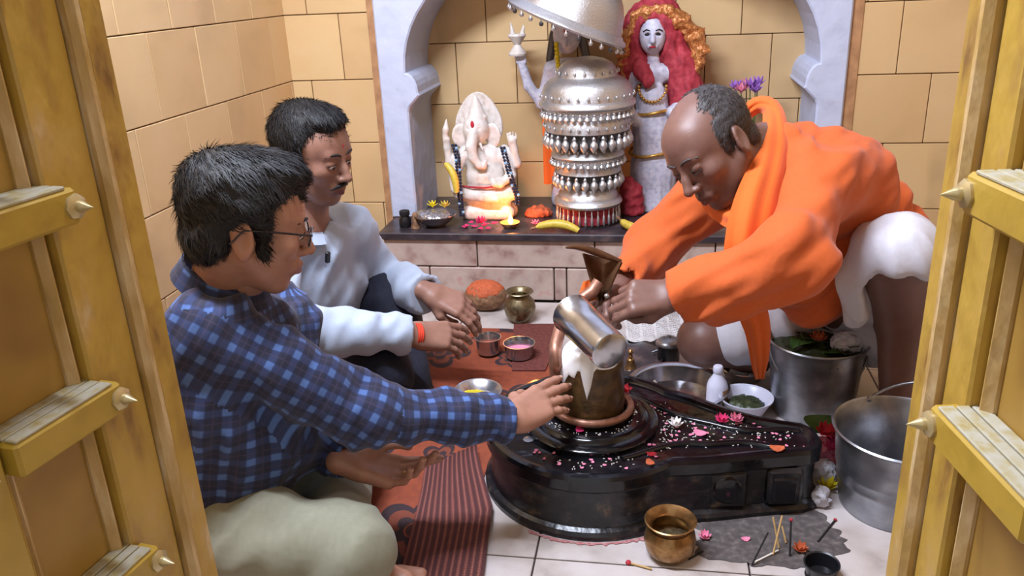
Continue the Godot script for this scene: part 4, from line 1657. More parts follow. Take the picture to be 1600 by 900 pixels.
	hd.cap(hx + Vector3(-5, -14, 17) * w, hx + Vector3(5, -14, 17) * w, 2.5 * w, 2.5 * w, 0.004)
	for e in [-1.0, 1.0]:
		hd.ell(Transform3D(Basis.IDENTITY, hx + Vector3(8 * e, 3, 18) * w), Vector3(5, 2.5, 4) * w, 0.004, true)
	later("head", hd, M.idol_blue, St)
	var ey := B.new()
	for e in [-1.0, 1.0]:
		ey.ball(hx + Vector3(8 * e, 3, 15.5) * w, Vector3(4, 1.8, 2) * w, 8)
		ey.tube([hx + Vector3(4 * e, 8, 18.5) * w, hx + Vector3(9 * e, 10, 17.5) * w, hx + Vector3(14 * e, 7, 14) * w], 0.9 * w, 5)
	part("painted_eyes", ey, M.iris, St)
	var mo := B.new()
	mo.ball(hx + Vector3(0, -14, 19) * w, Vector3(5.5, 1.6, 1.8) * w, 8)
	part("painted_lips", mo, M.red_petal, St)
	# veil: a draped shell over head and shoulders
	var v := S.new()
	v.h = 0.006
	v.ell(Transform3D(Basis.IDENTITY, hx + Vector3(3, 6, -14) * w), Vector3(46, 50, 26) * w, 0.03)
	v.chain([Q.call(-36, 215, -8), Q.call(-46, 180, -6)], [20 * w, 14 * w], 0.03)
	v.chain([Q.call(38, 218, -6), Q.call(48, 170, -4), Q.call(46, 110, -4), Q.call(44, 60, -6)], [24 * w, 26 * w, 24 * w, 20 * w], 0.03)
	v.chain([Q.call(-20, 214, 14), Q.call(-8, 196, 20)], [14 * w, 10 * w], 0.02)
	v.ell(Transform3D(Basis.IDENTITY, hx + Vector3(-1, -6, 12) * w), Vector3(19, 31, 30) * w, 0.008, true)
	v.noises.append([noise(32, 22.0, 3), 0.010, Basis.from_scale(Vector3(1.3, 0.5, 1.3)), false])
	later("veil", v, M.red_cloth, St, "red veil")
	var gd := S.new()
	gd.h = 0.0055
	var hang := [[-44, 200], [-46, 232], [-38, 262], [-24, 284], [-4, 294], [18, 290], [38, 276], [56, 258], [66, 236], [58, 214]]
	for i in hang.size() - 1:
		var a: Vector3 = Q.call(hang[i][0], hang[i][1], 2)
		var c: Vector3 = Q.call(hang[i + 1][0], hang[i + 1][1], 2)
		var r := 8.0 if i < 3 else 12.0
		gd.cap(a, c, r * w, r * w, 0.012)
	gd.ell(Transform3D(Basis.IDENTITY, hx + Vector3(-1, -6, 16) * w), Vector3(19, 31, 30) * w, 0.008, true)
	gd.noises.append([noise(33, 22.0, 3), 0.018, Basis.IDENTITY, false])
	later("gold_border", gd, M.tinsel, St, "crumpled gold tinsel border of the veil")
	for y in [[150, 30], [88, 36]]:
		var rb := B.new()
		var ring := []
		for i in 24:
			var a := TAU * i / 24.0
			ring.append(Q.call(cos(a) * y[1] + 1, y[0] + 3 * sin(a * 2), sin(a) * y[1]))
		rb.tube(ring, 2.6 * w, 6, true)
		part("gold_band", rb, M.gold, St)
	var nk := B.new()
	for i in 15:
		var a := PI * i / 14.0
		nk.ball(Q.call(-2 + 20 * cos(a), 188 - 22 * sin(a), 22 + 6 * sin(a)), Vector3.ONE * 2.6 * w, 6)
	part("necklace", nk, M.gold, St)
	# ---- standing grey idol behind the silver tower
	var ko := Vector3(on_z(893, 330, -3.14).x, LEDGE_H, -3.14)
	var K := thing("trident_idol", "standing grey-white idol with one raised arm, behind the silver tower", "statue", ko)
	var T := func(x: float, y: float, z: float) -> Vector3: return ko + Vector3(x * w, y * w, z * w)
	var kk := S.new()
	kk.h = 0.006
	kk.chain([T.call(0, 10, 0), T.call(0, 80, 0), T.call(0, 150, 0), T.call(0, 200, 0)], [32 * w, 30 * w, 26 * w, 26 * w], 0.03)
	kk.cap(T.call(-24, 212, 0), T.call(24, 212, 0), 13 * w, 13 * w, 0.03)
	kk.chain([T.call(-28, 212, 0), T.call(-42, 160, 6), T.call(-62, 188, 8), T.call(-72, 222, 8)], [11 * w, 9 * w, 7.5 * w, 7 * w], 0.012)
	for e in 4:
		kk.cap(T.call(-78 + 4 * e, 224, 12), T.call(-80 + 4.4 * e, 234, 12), 2.6 * w, 2.2 * w, 0.004)
	kk.ell(Transform3D(Basis.IDENTITY, T.call(-2, 262, 6)), Vector3(21, 28, 20) * w, 0.01)
	kk.cap(T.call(-2, 258, 26), T.call(-2, 250, 30), 2.5 * w, 4 * w, 0.006)
	kk.cuts.append([ko, Vector3.DOWN, 9.0])
	later("figure", kk, M.idol_blue, K)
	var dm := lathe_at([[0, -16], [13, -16], [14, -13], [5, 0], [14, 13], [13, 16], [0, 16]], T.call(-77, 250, 12), w, 20)
	dm.tube([T.call(-83, 262, 12), T.call(-86, 282, 12)], [5 * w, 1.0 * w], 8)
	dm.tube([T.call(-70, 262, 12), T.call(-66, 278, 12)], [5 * w, 1.0 * w], 8)
	part("hand_drum", dm, M.idol, K)
	var tk := B.new()
	tk.ball(T.call(-2, 268, 26), Vector3(3, 9, 1.6) * w, 10)
	part("forehead_mark", tk, M.vermilion, K)
	var hr := S.new()
	hr.h = 0.006
	hr.ell(Transform3D(Basis.IDENTITY, T.call(-2, 274, -6)), Vector3(25, 28, 20) * w, 0.01)
	hr.chain([T.call(-22, 262, -4), T.call(-30, 225, -2)], [8 * w, 6 * w], 0.01)
	hr.chain([T.call(18, 262, -4), T.call(27, 225, -2)], [8 * w, 6 * w], 0.01)
	hr.ell(Transform3D(Basis.IDENTITY, T.call(-2, 254, 20)), Vector3(19, 26, 20) * w, 0.006, true)
	later("hair", hr, M.silver_dark, K)
	var oc := B.new()
	var og := []
	for i in 7:
		var row := []
		for j in 9:
			row.append(T.call(-40 + i * 5, 138 - j * 12.5, 26 + 3 * sin(i * 1.9)))
		og.append(row)
	oc.sheet(og, 0.003)
	part("orange_sash", oc, M.orange_scarf, K, "plain orange sash hanging down")
	var yg := B.new()
	for i in 7:
		yg.ball(T.call(-16 + i * 0.4, 250 - i * 6, 26), Vector3.ONE * 4 * w, 6)
	part("yellow_garland", yg, M.yellow_petal, K)

	silver_tower()
	canopy()

func banana(a: Vector3, m: Vector3, c: Vector3, r: float, label: String) -> void:
	var root := thing("banana", label, "banana", a)
	var pts := []
	var rad := []
	for i in 15:
		var t := i / 14.0
		pts.append(a * (1 - t) * (1 - t) + m * 2.0 * t * (1 - t) + c * t * t)
		rad.append(r * (0.35 + 0.65 * pow(sin(PI * (0.06 + 0.88 * t)), 0.5)) if i > 0 else r * 0.3)
	var b := B.new()
	b.tube(pts, rad, 8)
	part("fruit", b, M.banana, root)
	var b2 := B.new()
	var d := (pts[0] - pts[2]).normalized() as Vector3
	b2.tube([pts[0], pts[0] + d * r * 1.2], [r * 0.28, r * 0.34], 6)
	part("stem", b2, M.coconut, root)

func silver_tower() -> void:
	var p := Vector3(on_z(919, 342, -2.89).x, LEDGE_H, -2.89)
	var s := 0.00224
	var t := thing("silver_tower", "tall tiered silver parasol tower with fringes, standing on the ledge", "ornament", p)
	# y in photo pixels above the foot (about 1.06 for the slope of the view)
	var k := 0.99
	var pt := func(nm: String, pr: Array, m: Material) -> void:
		var q := []
		for e in pr:
			q.append([e[0], e[1] * k])
		part(nm, lathe_at(q, p, s, 56), m, t)
	pt.call("post", [[0, 0], [40, 0], [40, 3], [30, 6], [12, 8], [12, 226], [0, 226]], M.silver_dark)
	pt.call("tier", [[46, 30], [53, 32], [55, 36], [53, 41], [48, 44], [47, 50], [40, 58], [34, 66], [32, 74], [30, 74], [44, 42], [44, 30], [46, 30]], M.silver)
	pt.call("tier", [[48, 84], [53, 86], [51, 96], [53, 102], [52, 108], [56, 110], [58, 113], [56, 117], [50, 121], [48, 130], [42, 140], [38, 146], [35, 146], [46, 112], [46, 84], [48, 84]], M.silver)
	pt.call("tier", [[60, 150], [66, 152], [67, 166], [64, 172], [67, 178], [67, 186], [72, 188], [75, 191], [74, 196], [70, 199], [69, 212], [66, 220], [58, 228], [47, 233], [46, 240], [43, 246], [38, 252], [26, 258], [12, 261], [0, 262], [0, 258], [60, 190], [58, 150], [60, 150]], M.silver)
	for rg in [[50, 36, 54], [50, 96, 54], [66, 160, 60], [70, 206, 60], [52, 124, 50], [46, 240, 40]]:
		var bb := B.new()
		bb.ball(Vector3.ZERO, Vector3(2.2, 3.4, 1.6) * s, 8)
		var bm := bb.mesh()
		for i in rg[2] / 2:
			var a: float = TAU * i / (rg[2] / 2.0)
			piece("boss", bm, M.silver, t, Transform3D(Basis(Vector3.UP, -a + PI / 2), p + Vector3(cos(a) * (rg[0] + 2.5), rg[1] * k, sin(a) * (rg[0] + 2.5)) * s))
	for fr in [[50, 30, 26, 32, 3.2], [52, 84, 24, 24, 9.0], [65, 150, 26, 28, 9.5], [57, 108, 12, 34, 6.0], [70, 184, 14, 42, 6.5]]:
		var fb := B.new()          # one pendant of the fringe
		fb.lathe([[0, -fr[2] * s], [2.0 * s, -fr[2] * 0.9 * s], [fr[4] * 0.72 * s, -fr[2] * 0.62 * s], [fr[4] * 0.62 * s, -fr[2] * 0.4 * s], [fr[4] * 0.3 * s, -fr[2] * 0.25 * s], [fr[4] * 0.34 * s, -fr[2] * 0.12 * s], [0.8 * s, 0]], 7)
		var fm := fb.mesh()
		for i in fr[3]:
			var a: float = TAU * i / fr[3]
			piece("pendant", fm, M.silver, t, Transform3D(Basis.IDENTITY, p + Vector3(cos(a) * fr[0] * s, fr[1] * k * s, sin(a) * fr[0] * s)))
	pt.call("inner_band", [[58, 128], [58, 150], [56, 150], [56, 128]], M.silver_dark)
	pt.call("inner_band", [[44, 66], [44, 84], [42, 84], [42, 66]], M.silver_dark)
	pt.call("inner_band", [[42, 4], [42, 30], [40, 30], [40, 4]], M.red_cloth)

func canopy() -> void:
	var c := at(886, 36, 2.72)
	var s := 2.72 / F
	var up := (CX * sin(0.385) + -CY * cos(0.385) - CZ * 0.40).normalized()
	var t := thing("hanging_silver_parasol", "tilted silver parasol dome hanging over the idols, edged with small bells", "ornament", c)
	var bs := look(up.cross(Vector3.RIGHT), up)
	var pr := [[97, -3], [99, 0], [97, 4], [92, 6], [90, 10], [86, 12]]
	for i in range(1, 15):
		var a := PI * 0.5 * i / 14.0
		pr.append([84 * pow(cos(a), 0.8), 12 + 74 * sin(a)])
	pr += [[0, 83], [80, 12], [88, 2], [95, -3], [97, -3]]
	part("dome", lathe_at(pr, c, s, 72, bs), M.silver, t)
	var tp := lathe_at([[0, 84], [14, 84], [16, 88], [8, 92], [10, 98], [4, 104], [0, 110]], c, s, 24, bs)
	part("finial", tp, M.silver, t)
	var bell := B.new()
	bell.lathe([[0, -9.5 * s], [2.0 * s, -9 * s], [3.4 * s, -7 * s], [3.2 * s, -4.5 * s], [1.5 * s, -3 * s], [0.6 * s, 0]], 8)
	var bm := bell.mesh()
	for i in 30:
		var a := TAU * i / 30.0
		piece("bell", bm, M.silver if i % 3 else M.silver_dark, t, Transform3D(Basis.IDENTITY, c + bs * (Vector3(cos(a) * 96, -3, sin(a) * 96) * s)))
	var e := c + up * 108 * s
	var ch := B.new()
	ch.tube([e, Vector3(e.x, 2.545, e.z)], 0.003, 6)
	part("hanging_wire", ch, M.silver_dark, t)

func ledge_things() -> void:
	# foil-lined steel bowl
	var p := Vector3(on_z(681, 350, -2.82).x, LEDGE_H, -2.82)
	var u := 0.00222
	var bw := thing("steel_bowl", "shallow steel bowl lined with crumpled foil on the dark ledge", "bowl", p)
	part("bowl", lathe_at([[0, 0], [15, 0], [17, 2], [27, 9], [34, 18], [36, 19.5], [36, 21], [33, 20], [25, 11], [15, 4], [0, 3.5]], p, u, 36), M.steel, bw)
	var fo := S.new()
	fo.h = 0.005
	fo.ell(Transform3D(Basis.IDENTITY, p + Vector3(0, 17, 0) * u), Vector3(27, 8, 25) * u, 0.01)
	fo.noises.append([noise(41, 60.0, 2), 0.009, Basis.IDENTITY, true])
	later("foil", fo, M.foil, bw)
	var f2 := flower_mesh(6, 0.02, 0.5, 9)
	put("flower", f2, M.yellow_petal, p + Vector3(-6, 28, -10) * u, 0.4, "dull yellow flower on the foil in the steel bowl", "flower")
	put("flower", f2, M.banana, p + Vector3(14, 27, -12) * u, 1.4, "ochre flower at the far side of the foil bowl", "flower")
	var pj := Vector3(on_z(633, 345, -2.80).x, LEDGE_H, -2.80)
	var jr := thing("ink_jar", "small black jar at the left end of the ledge beside the foil bowl", "jar", pj)
	part("jar", lathe_at([[0, 0], [9, 0], [10, 2], [10, 14], [7, 18], [7, 20]], pj, u, 20), M.black_plastic, jr)
	part("lid", lathe_at([[8, 20], [8.5, 21], [8.5, 27], [7.5, 28], [0, 28]], pj, u, 20), M.char, jr)
	var pc := Vector3(on_z(649, 347, -2.79).x, LEDGE_H, -2.79)
	tag(part("clay_cone", lathe_at([[0, 0], [8, 0], [8, 3], [5, 10], [6, 16], [4, 24], [0, 27]], pc, u, 16), M.coconut), "little tan clay cone standing between jar and foil bowl", "cone")
	# pink petals at the foot of the seated idol
	var pt := petal_mesh(0.012)
	var fl := flower_mesh(7, 0.022, 0.4, 12)
	var rng := RandomNumberGenerator.new()
	rng.seed = 3
	for i in 12:
		put("petal", pt, M.pink_petal, Vector3(on_z(727 + i * 4.2, 350, -2.80).x, LEDGE_H + 0.001 + 0.007 * (i % 3), -2.80 + rng.randf_range(-0.02, 0.025)), i * 2.3, "bright pink petal in the heap at the seated idol's foot", "petal", "pink petals on the ledge")
	put("flower", fl, M.pink_petal, Vector3(on_z(752, 350, -2.81).x, LEDGE_H + 0.012, -2.81), 0.3, "full bright pink flower in the petal heap on the ledge", "flower")
	put("flower", flower_mesh(6, 0.017, 0.4, 13), M.rose_petal, Vector3(on_z(837, 350, -2.83).x, LEDGE_H + 0.001, -2.83), 0.3, "small rose flower between the oil lamp and the silver tower", "flower")
	# oil lamp with a flame
	var pd := Vector3(on_z(797, 356, -2.80).x, LEDGE_H, -2.80)
	var dy := thing("oil_lamp", "small clay oil lamp with a burning flame on the ledge", "lamp", pd)
	part("dish", lathe_at([[0, 0], [9, 0], [11, 2], [16, 8], [16, 9.5], [14, 8.5], [9, 3.5], [0, 3]], pd, u, 24), M.coconut, dy)
	part("flame", lathe_at([[0, 4], [2.5, 5], [4.6, 9], [4.2, 13], [2.2, 18], [0, 24]], pd + Vector3(0.004, 0.004, 0.006), u, 14), M.flame, dy)
	var om := OmniLight3D.new()
	om.name = "flame_glow"
	om.light_color = c8(255, 150, 70)
	om.light_energy = 0.05
	om.light_size = 0.012
	om.omni_range = 4.0
	om.omni_attenuation = 2.0
	om.shadow_enabled = true
	om.position = Vector3(0.004, 12 * u + 0.004, 0.006)
	dy.add_child(om)
	banana(on_z(838, 357, -2.755) + Vector3(0, 0.004, 0), on_z(876, 342, -2.755), on_z(904, 364, -2.742) + Vector3(0, 0.008, 0), 0.0165, "speckled banana lying on the ledge in front of the silver tower")
	banana(on_z(970, 344, -2.775), on_z(985, 359, -2.765), on_z(1012, 357, -2.775), 0.016, "banana lying on the ledge beside the red cloth bundle")
	var rc := S.new()
	rc.h = 0.006
	var pr := Vector3(on_z(988, 345, -2.98).x, LEDGE_H, -2.98)
	rc.chain([pr + Vector3(0, 0.02, 0), pr + Vector3(-0.005, 0.085, 0), pr + Vector3(-0.02, 0.12, 0)], [0.04, 0.035, 0.025], 0.03)
	rc.noises.append([noise(43, 30.0, 2), 0.008, Basis.IDENTITY, false])
	rc.cuts.append([pr, Vector3.DOWN, 9.0])
	tag(later("red_bundle", rc, M.red_cloth, self), "crumpled red cloth bundle beside the silver tower", "cloth")
	put("flower", flower_mesh(6, 0.032, 0.6, 14), M.yellow_petal, Vector3(on_z(1090, 350, -2.82).x, LEDGE_H + 0.001, -2.82), 0.3, "big yellow flower on the ledge behind the priest's arm", "flower")
	put("petal", petal_mesh(0.016), M.rose_petal, Vector3(on_z(1113, 356, -2.79).x, LEDGE_H + 0.001, -2.79), 0.9, "pink petal beside the big yellow flower on the ledge", "petal")
	var hp := S.new()
	hp.h = 0.005
	var ph := Vector3(on_z(842, 345, -2.96).x, LEDGE_H, -2.96)
	hp.ell(Transform3D(Basis.IDENTITY, ph + Vector3(0, 0.008, 0)), Vector3(0.05, 0.028, 0.04), 0.01)
	hp.noises.append([noise(58, 30.0, 3), 0.012, Basis.IDENTITY, false])
	hp.cuts.append([ph, Vector3.DOWN, 9.0])
	tag(later("red_heap", hp, M.vermilion, self), "low heap of brick red powder and petals left of the silver tower", "powder")
	# purple flowers on a tall stem in a vase
	var pv := Vector3(on_z(1166, 345, -3.08).x, LEDGE_H, -3.08)
	var vs := thing("flower_vase", "slim brass vase with purple flowers on tall stems behind the priest", "vase", pv)
	part("vase", lathe_at([[0, 0], [14, 0], [15, 3], [8, 10], [13, 30], [14, 45], [7, 62], [9, 70], [7, 70], [5, 62], [0, 60]], pv, u, 24), M.brass, vs)
	var i2 := 0
	for q in [[1158, 146, -3.06], [1172, 138, -3.07], [1184, 136, -3.09], [1166, 140, -3.10], [1180, 146, -3.06], [1150, 142, -3.08]]:
		var e := on_z(q[0], q[1], q[2])
		var sb := B.new()
		sb.tube([pv + Vector3(0, 62 * u, 0), pv.lerp(e, 0.6) + Vector3(0, 0.03, 0), e], 0.002, 5)
		var st := part("stem", sb, M.leaf, vs)
		var fm := flower_mesh(6, 0.026, 0.7, 20 + i2)
		var o := piece("blossom", fm, M.purple_petal if i2 % 3 else M.rose_petal, st, Transform3D(Basis(Vector3.UP, i2 * 1.1), e))
		i2 += 1

func pot_at(px: float, py: float) -> Vector3:
	return on_floor(px, py)

func leaf_mesh(L: float, wd: float, sd: int) -> ArrayMesh:
	var b := B.new()
	var g := []
	for i in 7:
		var t := i / 6.0
		var row := []
		for j in 5:
			var s := (j - 2) / 2.0
			row.append(Vector3((t - 0.5) * L, 0.12 * L * sin(t * 3.0 + sd) + absf(s) * wd * 0.2, s * wd * sin(PI * (0.04 + 0.92 * t))))
		g.append(row)
	b.sheet(g, 0.0012)
	return b.mesh()

func bail(a: Vector3, c: Vector3, out: Vector3, r: float, m: Material, parent: Node) -> void:
	var pts := []
	for i in 21:
		var t := PI * i / 20.0
		pts.append((a + c) * 0.5 + (a - c) * 0.5 * cos(t) + out * sin(t))
	var b := B.new()
	b.tube(pts, r, 8)
	part("handle", b, m, parent)
	for p in [a, c]:
		var e := B.new()
		e.ball(p, Vector3.ONE * r * 2.2, 10)
		part("handle_lug", e, m, parent)

func crumple(called: String, at_: Vector3, r: Vector3, sd: int, m: Material, label: String, category: String, amp := 0.012) -> void:
	var s := S.new()
	s.h = 0.0045
	s.ell(Transform3D(Basis.IDENTITY, at_ + Vector3(0, r.y * 0.85, 0)), r, 0.01)
	s.noises.append([noise(sd, 40.0, 2), amp, Basis.IDENTITY, true])
	s.cuts.append([Vector3(0, 0.004, 0), Vector3.DOWN, 9.0])
	tag(later(called, s, m, self), label, category)

func floor_things() -> void:
	var p: Vector3
	var u: float
	# --- by the ledge
	p = on_floor(760, 482)
	u = scale_at(p)
	var co := thing("coconut", "husked brown coconut with orange powder on top, against the ledge", "coconut", p)
	var cs := S.new()
	cs.h = 0.005
	cs.ell(Transform3D(Basis.IDENTITY, p + Vector3(0, 22, 0) * u), Vector3(33, 23, 26) * u, 0.01)
	cs.noises.append([noise(44, 30.0, 3), 0.004, Basis.from_scale(Vector3(0.5, 2, 1)), false])
	later("shell", cs, M.coconut, co)
	var cs2 := S.new()
	cs2.h = 0.0045
	cs2.ell(Transform3D(Basis.IDENTITY, p + Vector3(0, 25, 0) * u), Vector3(31.5, 22, 25) * u, 0.01)
	cs2.cuts.append([p + Vector3(0, 29, 0) * u, Vector3(0.1, -1, -0.1).normalized(), 1.0])
	cs2.noises.append([noise(45, 40.0, 3), 0.004, Basis.IDENTITY, false])
	later("powder_cap", cs2, M.vermilion, co, "orange powder on the top half")
	p = on_floor(813, 502)
	u = scale_at(p)
	var lo := thing("lota", "small greenish brass water pot on the marble near the ledge", "pot", p)
	part("pot", lathe_at([[0, 0], [12, 0], [14, 2], [22, 12], [25, 24], [23, 34], [17, 41], [15.5, 44], [19, 48], [21, 50], [19.5, 51], [15, 47.5], [13, 44], [15, 41], [20, 33], [22, 24], [18, 10], [0, 4]], p, u, 40), M.brass_dull, lo)
	part("rim_bead", lathe_at([[20.5, 49], [22, 50], [21, 51.2], [19.4, 51]], p, u, 40), M.brass_dull, lo)
	# two small steel bowls
	for q in [[764, 556, 20, 27, "small steel bowl under the fingers of the man in the pale shirt", 0.0], [812, 562, 24, 24, "small tilted steel bowl on the maroon border of the floor cloth", 0.12]]:
		p = on_floor(q[0], q[1])
		p.y = 0.011
		u = scale_at(p)
		var bo := thing("small_bowl", q[4], "bowl", p)
		part("bowl", lathe_at([[0, 0], [q[2] * 0.72, 0], [q[2] * 0.86, 2], [q[2] * 0.98, q[3] * 0.9], [q[2] * 1.05, q[3] * 0.97], [q[2] * 1.05, q[3]], [q[2] * 0.98, q[3]], [q[2] * 0.92, q[3] * 0.88], [q[2] * 0.8, 4], [0, 3]], p, u, 36), M.steel, bo)
		var li := B.new()
		li.lathe([[0, q[3] * 0.45 * u], [q[2] * 0.84 * u, q[3] * 0.45 * u]], 30, Transform3D(Basis.IDENTITY, p))
		part("liquid", li, M.vermilion if q[5] == 0.0 else M.rose_petal, bo)
	# foil paper bowl with yellow rice
	p = on_floor(748, 628)
	p.y = 0.008
	u = scale_at(p)
	var pb := thing("foil_bowl", "silver paper bowl of yellow rice on the orange floor cloth", "bowl", p)
	part("bowl", lathe_at([[0, 0], [24, 0], [26, 2], [36, 16], [38, 17], [37, 18], [34, 16.5], [25, 4], [0, 3]], p, u, 40, Basis.IDENTITY, 0.02), M.foil, pb)
	var yr := S.new()
	yr.h = 0.004
	yr.ell(Transform3D(Basis.IDENTITY, p + Vector3(-6, 5, 3) * u), Vector3(24, 7, 22) * u, 0.01)
	yr.noises.append([noise(46, 90.0, 2), 0.004, Basis.IDENTITY, false])
	later("yellow_rice", yr, M.yellow_petal, pb)

	# --- between the altar and the priest
	p = on_floor(1058, 627)
	u = scale_at(p)
	var tr := thing("steel_basin", "wide shallow steel basin behind the black altar spout", "basin", p)
	part("basin", lathe_at([[0, 0], [62, 0], [66, 2], [73, 26], [78, 28], [79, 30], [76, 30], [70, 27], [63, 4], [0, 3]], p, u, 56), M.steel, tr)
	var wk := thing("white_stick", "short white stick leaning in the steel basin", "stick", p + Vector3(-20, 5, 8) * u)
	var wb := B.new()
	wb.tube([p + Vector3(-14, 6, 18) * u, p + Vector3(-36, 40, 10) * u], 0.0035, 8)
	part("stick", wb, M.rice, wk)
	# plastic bottle
	p = on_floor(1119, 635)
	u = scale_at(p)
	var bt := thing("plastic_bottle", "small milky plastic bottle with a printed label, by the basin", "bottle", p)
	part("bottle", lathe_at([[0, 0], [14, 0], [16, 2], [16, 36], [14, 44], [8, 54], [6.5, 58], [6.5, 62], [0, 62]], p, u, 28), M.white_plastic, bt)
	part("cap", lathe_at([[7.2, 60], [7.6, 61], [7.4, 69], [6, 70.5], [0, 70.5]], p, u, 24), M.white_plastic, bt)
	var lb := B.new()
	var lg := []
	for i in 9:
		var a: float = lerp(-0.2, 1.1, i / 8.0)
		lg.append([p + Vector3(cos(a) * 16.4, 8, sin(a) * 16.4) * u, p + Vector3(cos(a) * 16.4, 20, sin(a) * 16.4) * u, p + Vector3(cos(a) * 16.4, 34, sin(a) * 16.4) * u])
	lb.sheet(lg, 0.0006)
	part("label", lb, M.label_print, bt)
	# black canister with steel lid, dark griddle, newspaper, little brass bell
	p = on_floor(1044, 566)
	u = scale_at(p)
	var cn := thing("black_canister", "black cylindrical canister with a domed steel lid behind the basin", "canister", p)
	part("can", lathe_at([[0, 0], [16, 0], [17, 1.5], [17, 30], [15, 32]], p, u, 30), M.black_plastic, cn)
	part("lid", lathe_at([[19, 31], [20, 32], [20, 34], [17, 38], [10, 42], [4, 43], [3, 46], [0, 47]], p, u, 30), M.steel_dull, cn)
	p = on_floor(978, 566)
	u = scale_at(p)
	var gr := thing("iron_griddle", "dark round iron griddle with a raised rim behind the stone", "griddle", p)
	part("pan", lathe_at([[0, 0], [44, 0], [54, 4], [58, 11], [57, 13], [52, 7], [43, 3.5], [0, 3]], p, u, 44), M.slab, gr)
	var gh := B.new()
	gh.tube([p + Vector3(40, 11, -16) * u, p + Vector3(62, 18, -22) * u], [0.004, 0.005], 8)
	part("handle", gh, M.steel_dull, gr)
	p = on_floor(985, 577)
	u = scale_at(p)
	var be := thing("brass_bell", "tiny brass bell standing beside the iron griddle", "bell", p + Vector3(0, 0, 0.0))
	part("bell", lathe_at([[0, 0], [10, 0], [10.5, 2], [7, 8], [6, 16], [4, 19], [0, 20]], p, u, 20), M.brass, be)
	part("grip", lathe_at([[2, 19], [4, 22], [2.2, 26], [4.5, 30], [2.5, 34], [0, 35]], p, u, 14), M.brass, be)
	var nw := B.new()
	var ng := []
	var nz := noise(47, 5.0, 2)
	for i in 19:
		var row := []
		for j in 13:
			var s := i / 18.0
			var t := j / 12.0
			var q := on_floor(lerp(972.0, 1064.0, s) + 8.0 * t, lerp(496.0, 545.0, t))
			row.append(Vector3(q.x, 0.014 + 0.05 * pow(sin(PI * s), 2.0) * (1.0 - t) + 0.012 * nz.get_noise_2d(q.x * 8, q.z * 8) + 0.012, q.z))
		ng.append(row)
	nw.sheet(ng, 0.0012)
	tag(part("newspaper_sheet", nw, M.paper), "crumpled newspaper sheet by the priest's folded knee", "newspaper")
	# shiny plates and a whitish bowl
	p = on_floor(1161, 592)
	u = scale_at(p)
	var pl := thing("steel_plate", "bright deep steel plate between the bottle and the full bucket", "plate", p)
	part("plate", lathe_at([[0, 0], [24, 0], [27, 3], [34, 20], [37, 22], [36, 23.5], [32, 21], [25, 5], [0, 3]], p, u, 40), M.steel, pl)
	crumple("folded_napkin", p + Vector3(-6, 8, 4) * u, Vector3(16, 8, 12) * u, 48, M.dhoti, "small white folded cloth in the bright steel plate", "cloth", 0.006)
	p = on_floor(1164, 645)
	u = scale_at(p)
	var wbk := thing("plastic_bowl", "cloudy plastic bowl of leftovers below the hanging scarf end", "bowl", p)
	part("bowl", lathe_at([[0, 0], [24, 0], [27, 2], [38, 26], [41, 28], [41, 30], [37, 28], [26, 5], [0, 4]], p, u, 40, Basis.IDENTITY, 0.015), M.white_plastic, wbk)
	var lf := S.new()
	lf.h = 0.0045
	lf.ell(Transform3D(Basis.IDENTITY, p + Vector3(0, 15, 0) * u), Vector3(28, 9, 26) * u, 0.01)
	lf.noises.append([noise(49, 50.0, 3), 0.008, Basis.IDENTITY, false])
	later("leftovers", lf, M.leaf_dark, wbk)

	# --- buckets
	p = on_floor(1267, 640)
	u = scale_at(p)
	var bk := thing("full_bucket", "dark steel bucket filled with leaves and offerings beside the priest's leg", "bucket", p)
	var hgt := on_z(1270, 527, p.z).y / u
	part("pail", lathe_at([[0, 0], [58, 0], [60, 3], [61, 8], [70, hgt - 4], [73, hgt - 3], [74.5, hgt - 1], [73, hgt + 1], [70, hgt - 1], [59, 10], [0, 8]], p, u, 56), M.steel_dull, bk)
	bail(p + Vector3(-71, hgt - 8, 8) * u, p + Vector3(71, hgt - 8, 8) * u, Vector3(0, -62, 40) * u, 0.003, M.steel_dull, bk)
	var fill := S.new()
	fill.h = 0.007
	fill.ell(Transform3D(Basis.IDENTITY, p + Vector3(0, hgt - 20, 0) * u), Vector3(65, 14, 65) * u, 0.01)
	fill.noises.append([noise(50, 26.0, 3), 0.012, Basis.IDENTITY, false])
	tag(later("wet_greens", fill, M.leaf_dark, self), "wet mass of dark greens inside the dark steel bucket", "greens")
	jobs_to[jobs_to.size() - 1][0].set_meta("kind", "stuff")
	var rng := RandomNumberGenerator.new()
	rng.seed = 8
	for i in 14:
		var a := rng.randf() * TAU
		var r := rng.randf_range(8, 52)
		put("leaf", leaf_mesh(0.07, 0.02, i), M.leaf if i % 3 == 0 else M.leaf_dark, p + Vector3(cos(a) * r, hgt - 6 + rng.randf() * 5, sin(a) * r) * u, rng.randf() * TAU, "long dark green leaf on the heap in the dark bucket", "leaf", "leaves in the bucket", rng.randf_range(-0.3, 0.3))
	put("flower", flower_mesh(7, 0.022, 0.5, 30), M.vermilion, p + Vector3(-2, hgt - 1, 14) * u, 0.2, "wilted orange flower on the leaves in the bucket", "flower")
	crumple("paper_wad", p + Vector3(38, hgt - 16, 16) * u, Vector3(22, 18, 16) * u, 51, M.dhoti, "crumpled white paper on the leaves in the bucket", "paper")
	var wt := B.new()
	var wtg := []
	for i in 5:
		var row := []
		for j in 5:
			row.append(p + Vector3(28 + i * 6 + j * 2, hgt - 4 + i * 4 + 2 * sin(j * 1.3), 0 - j * 3) * u)
		wtg.append(row)
	wt.sheet(wtg, 0.0015)
	tag(part("paper_strip", wt, M.paper), "torn strip of paper sticking up out of the bucket", "paper")
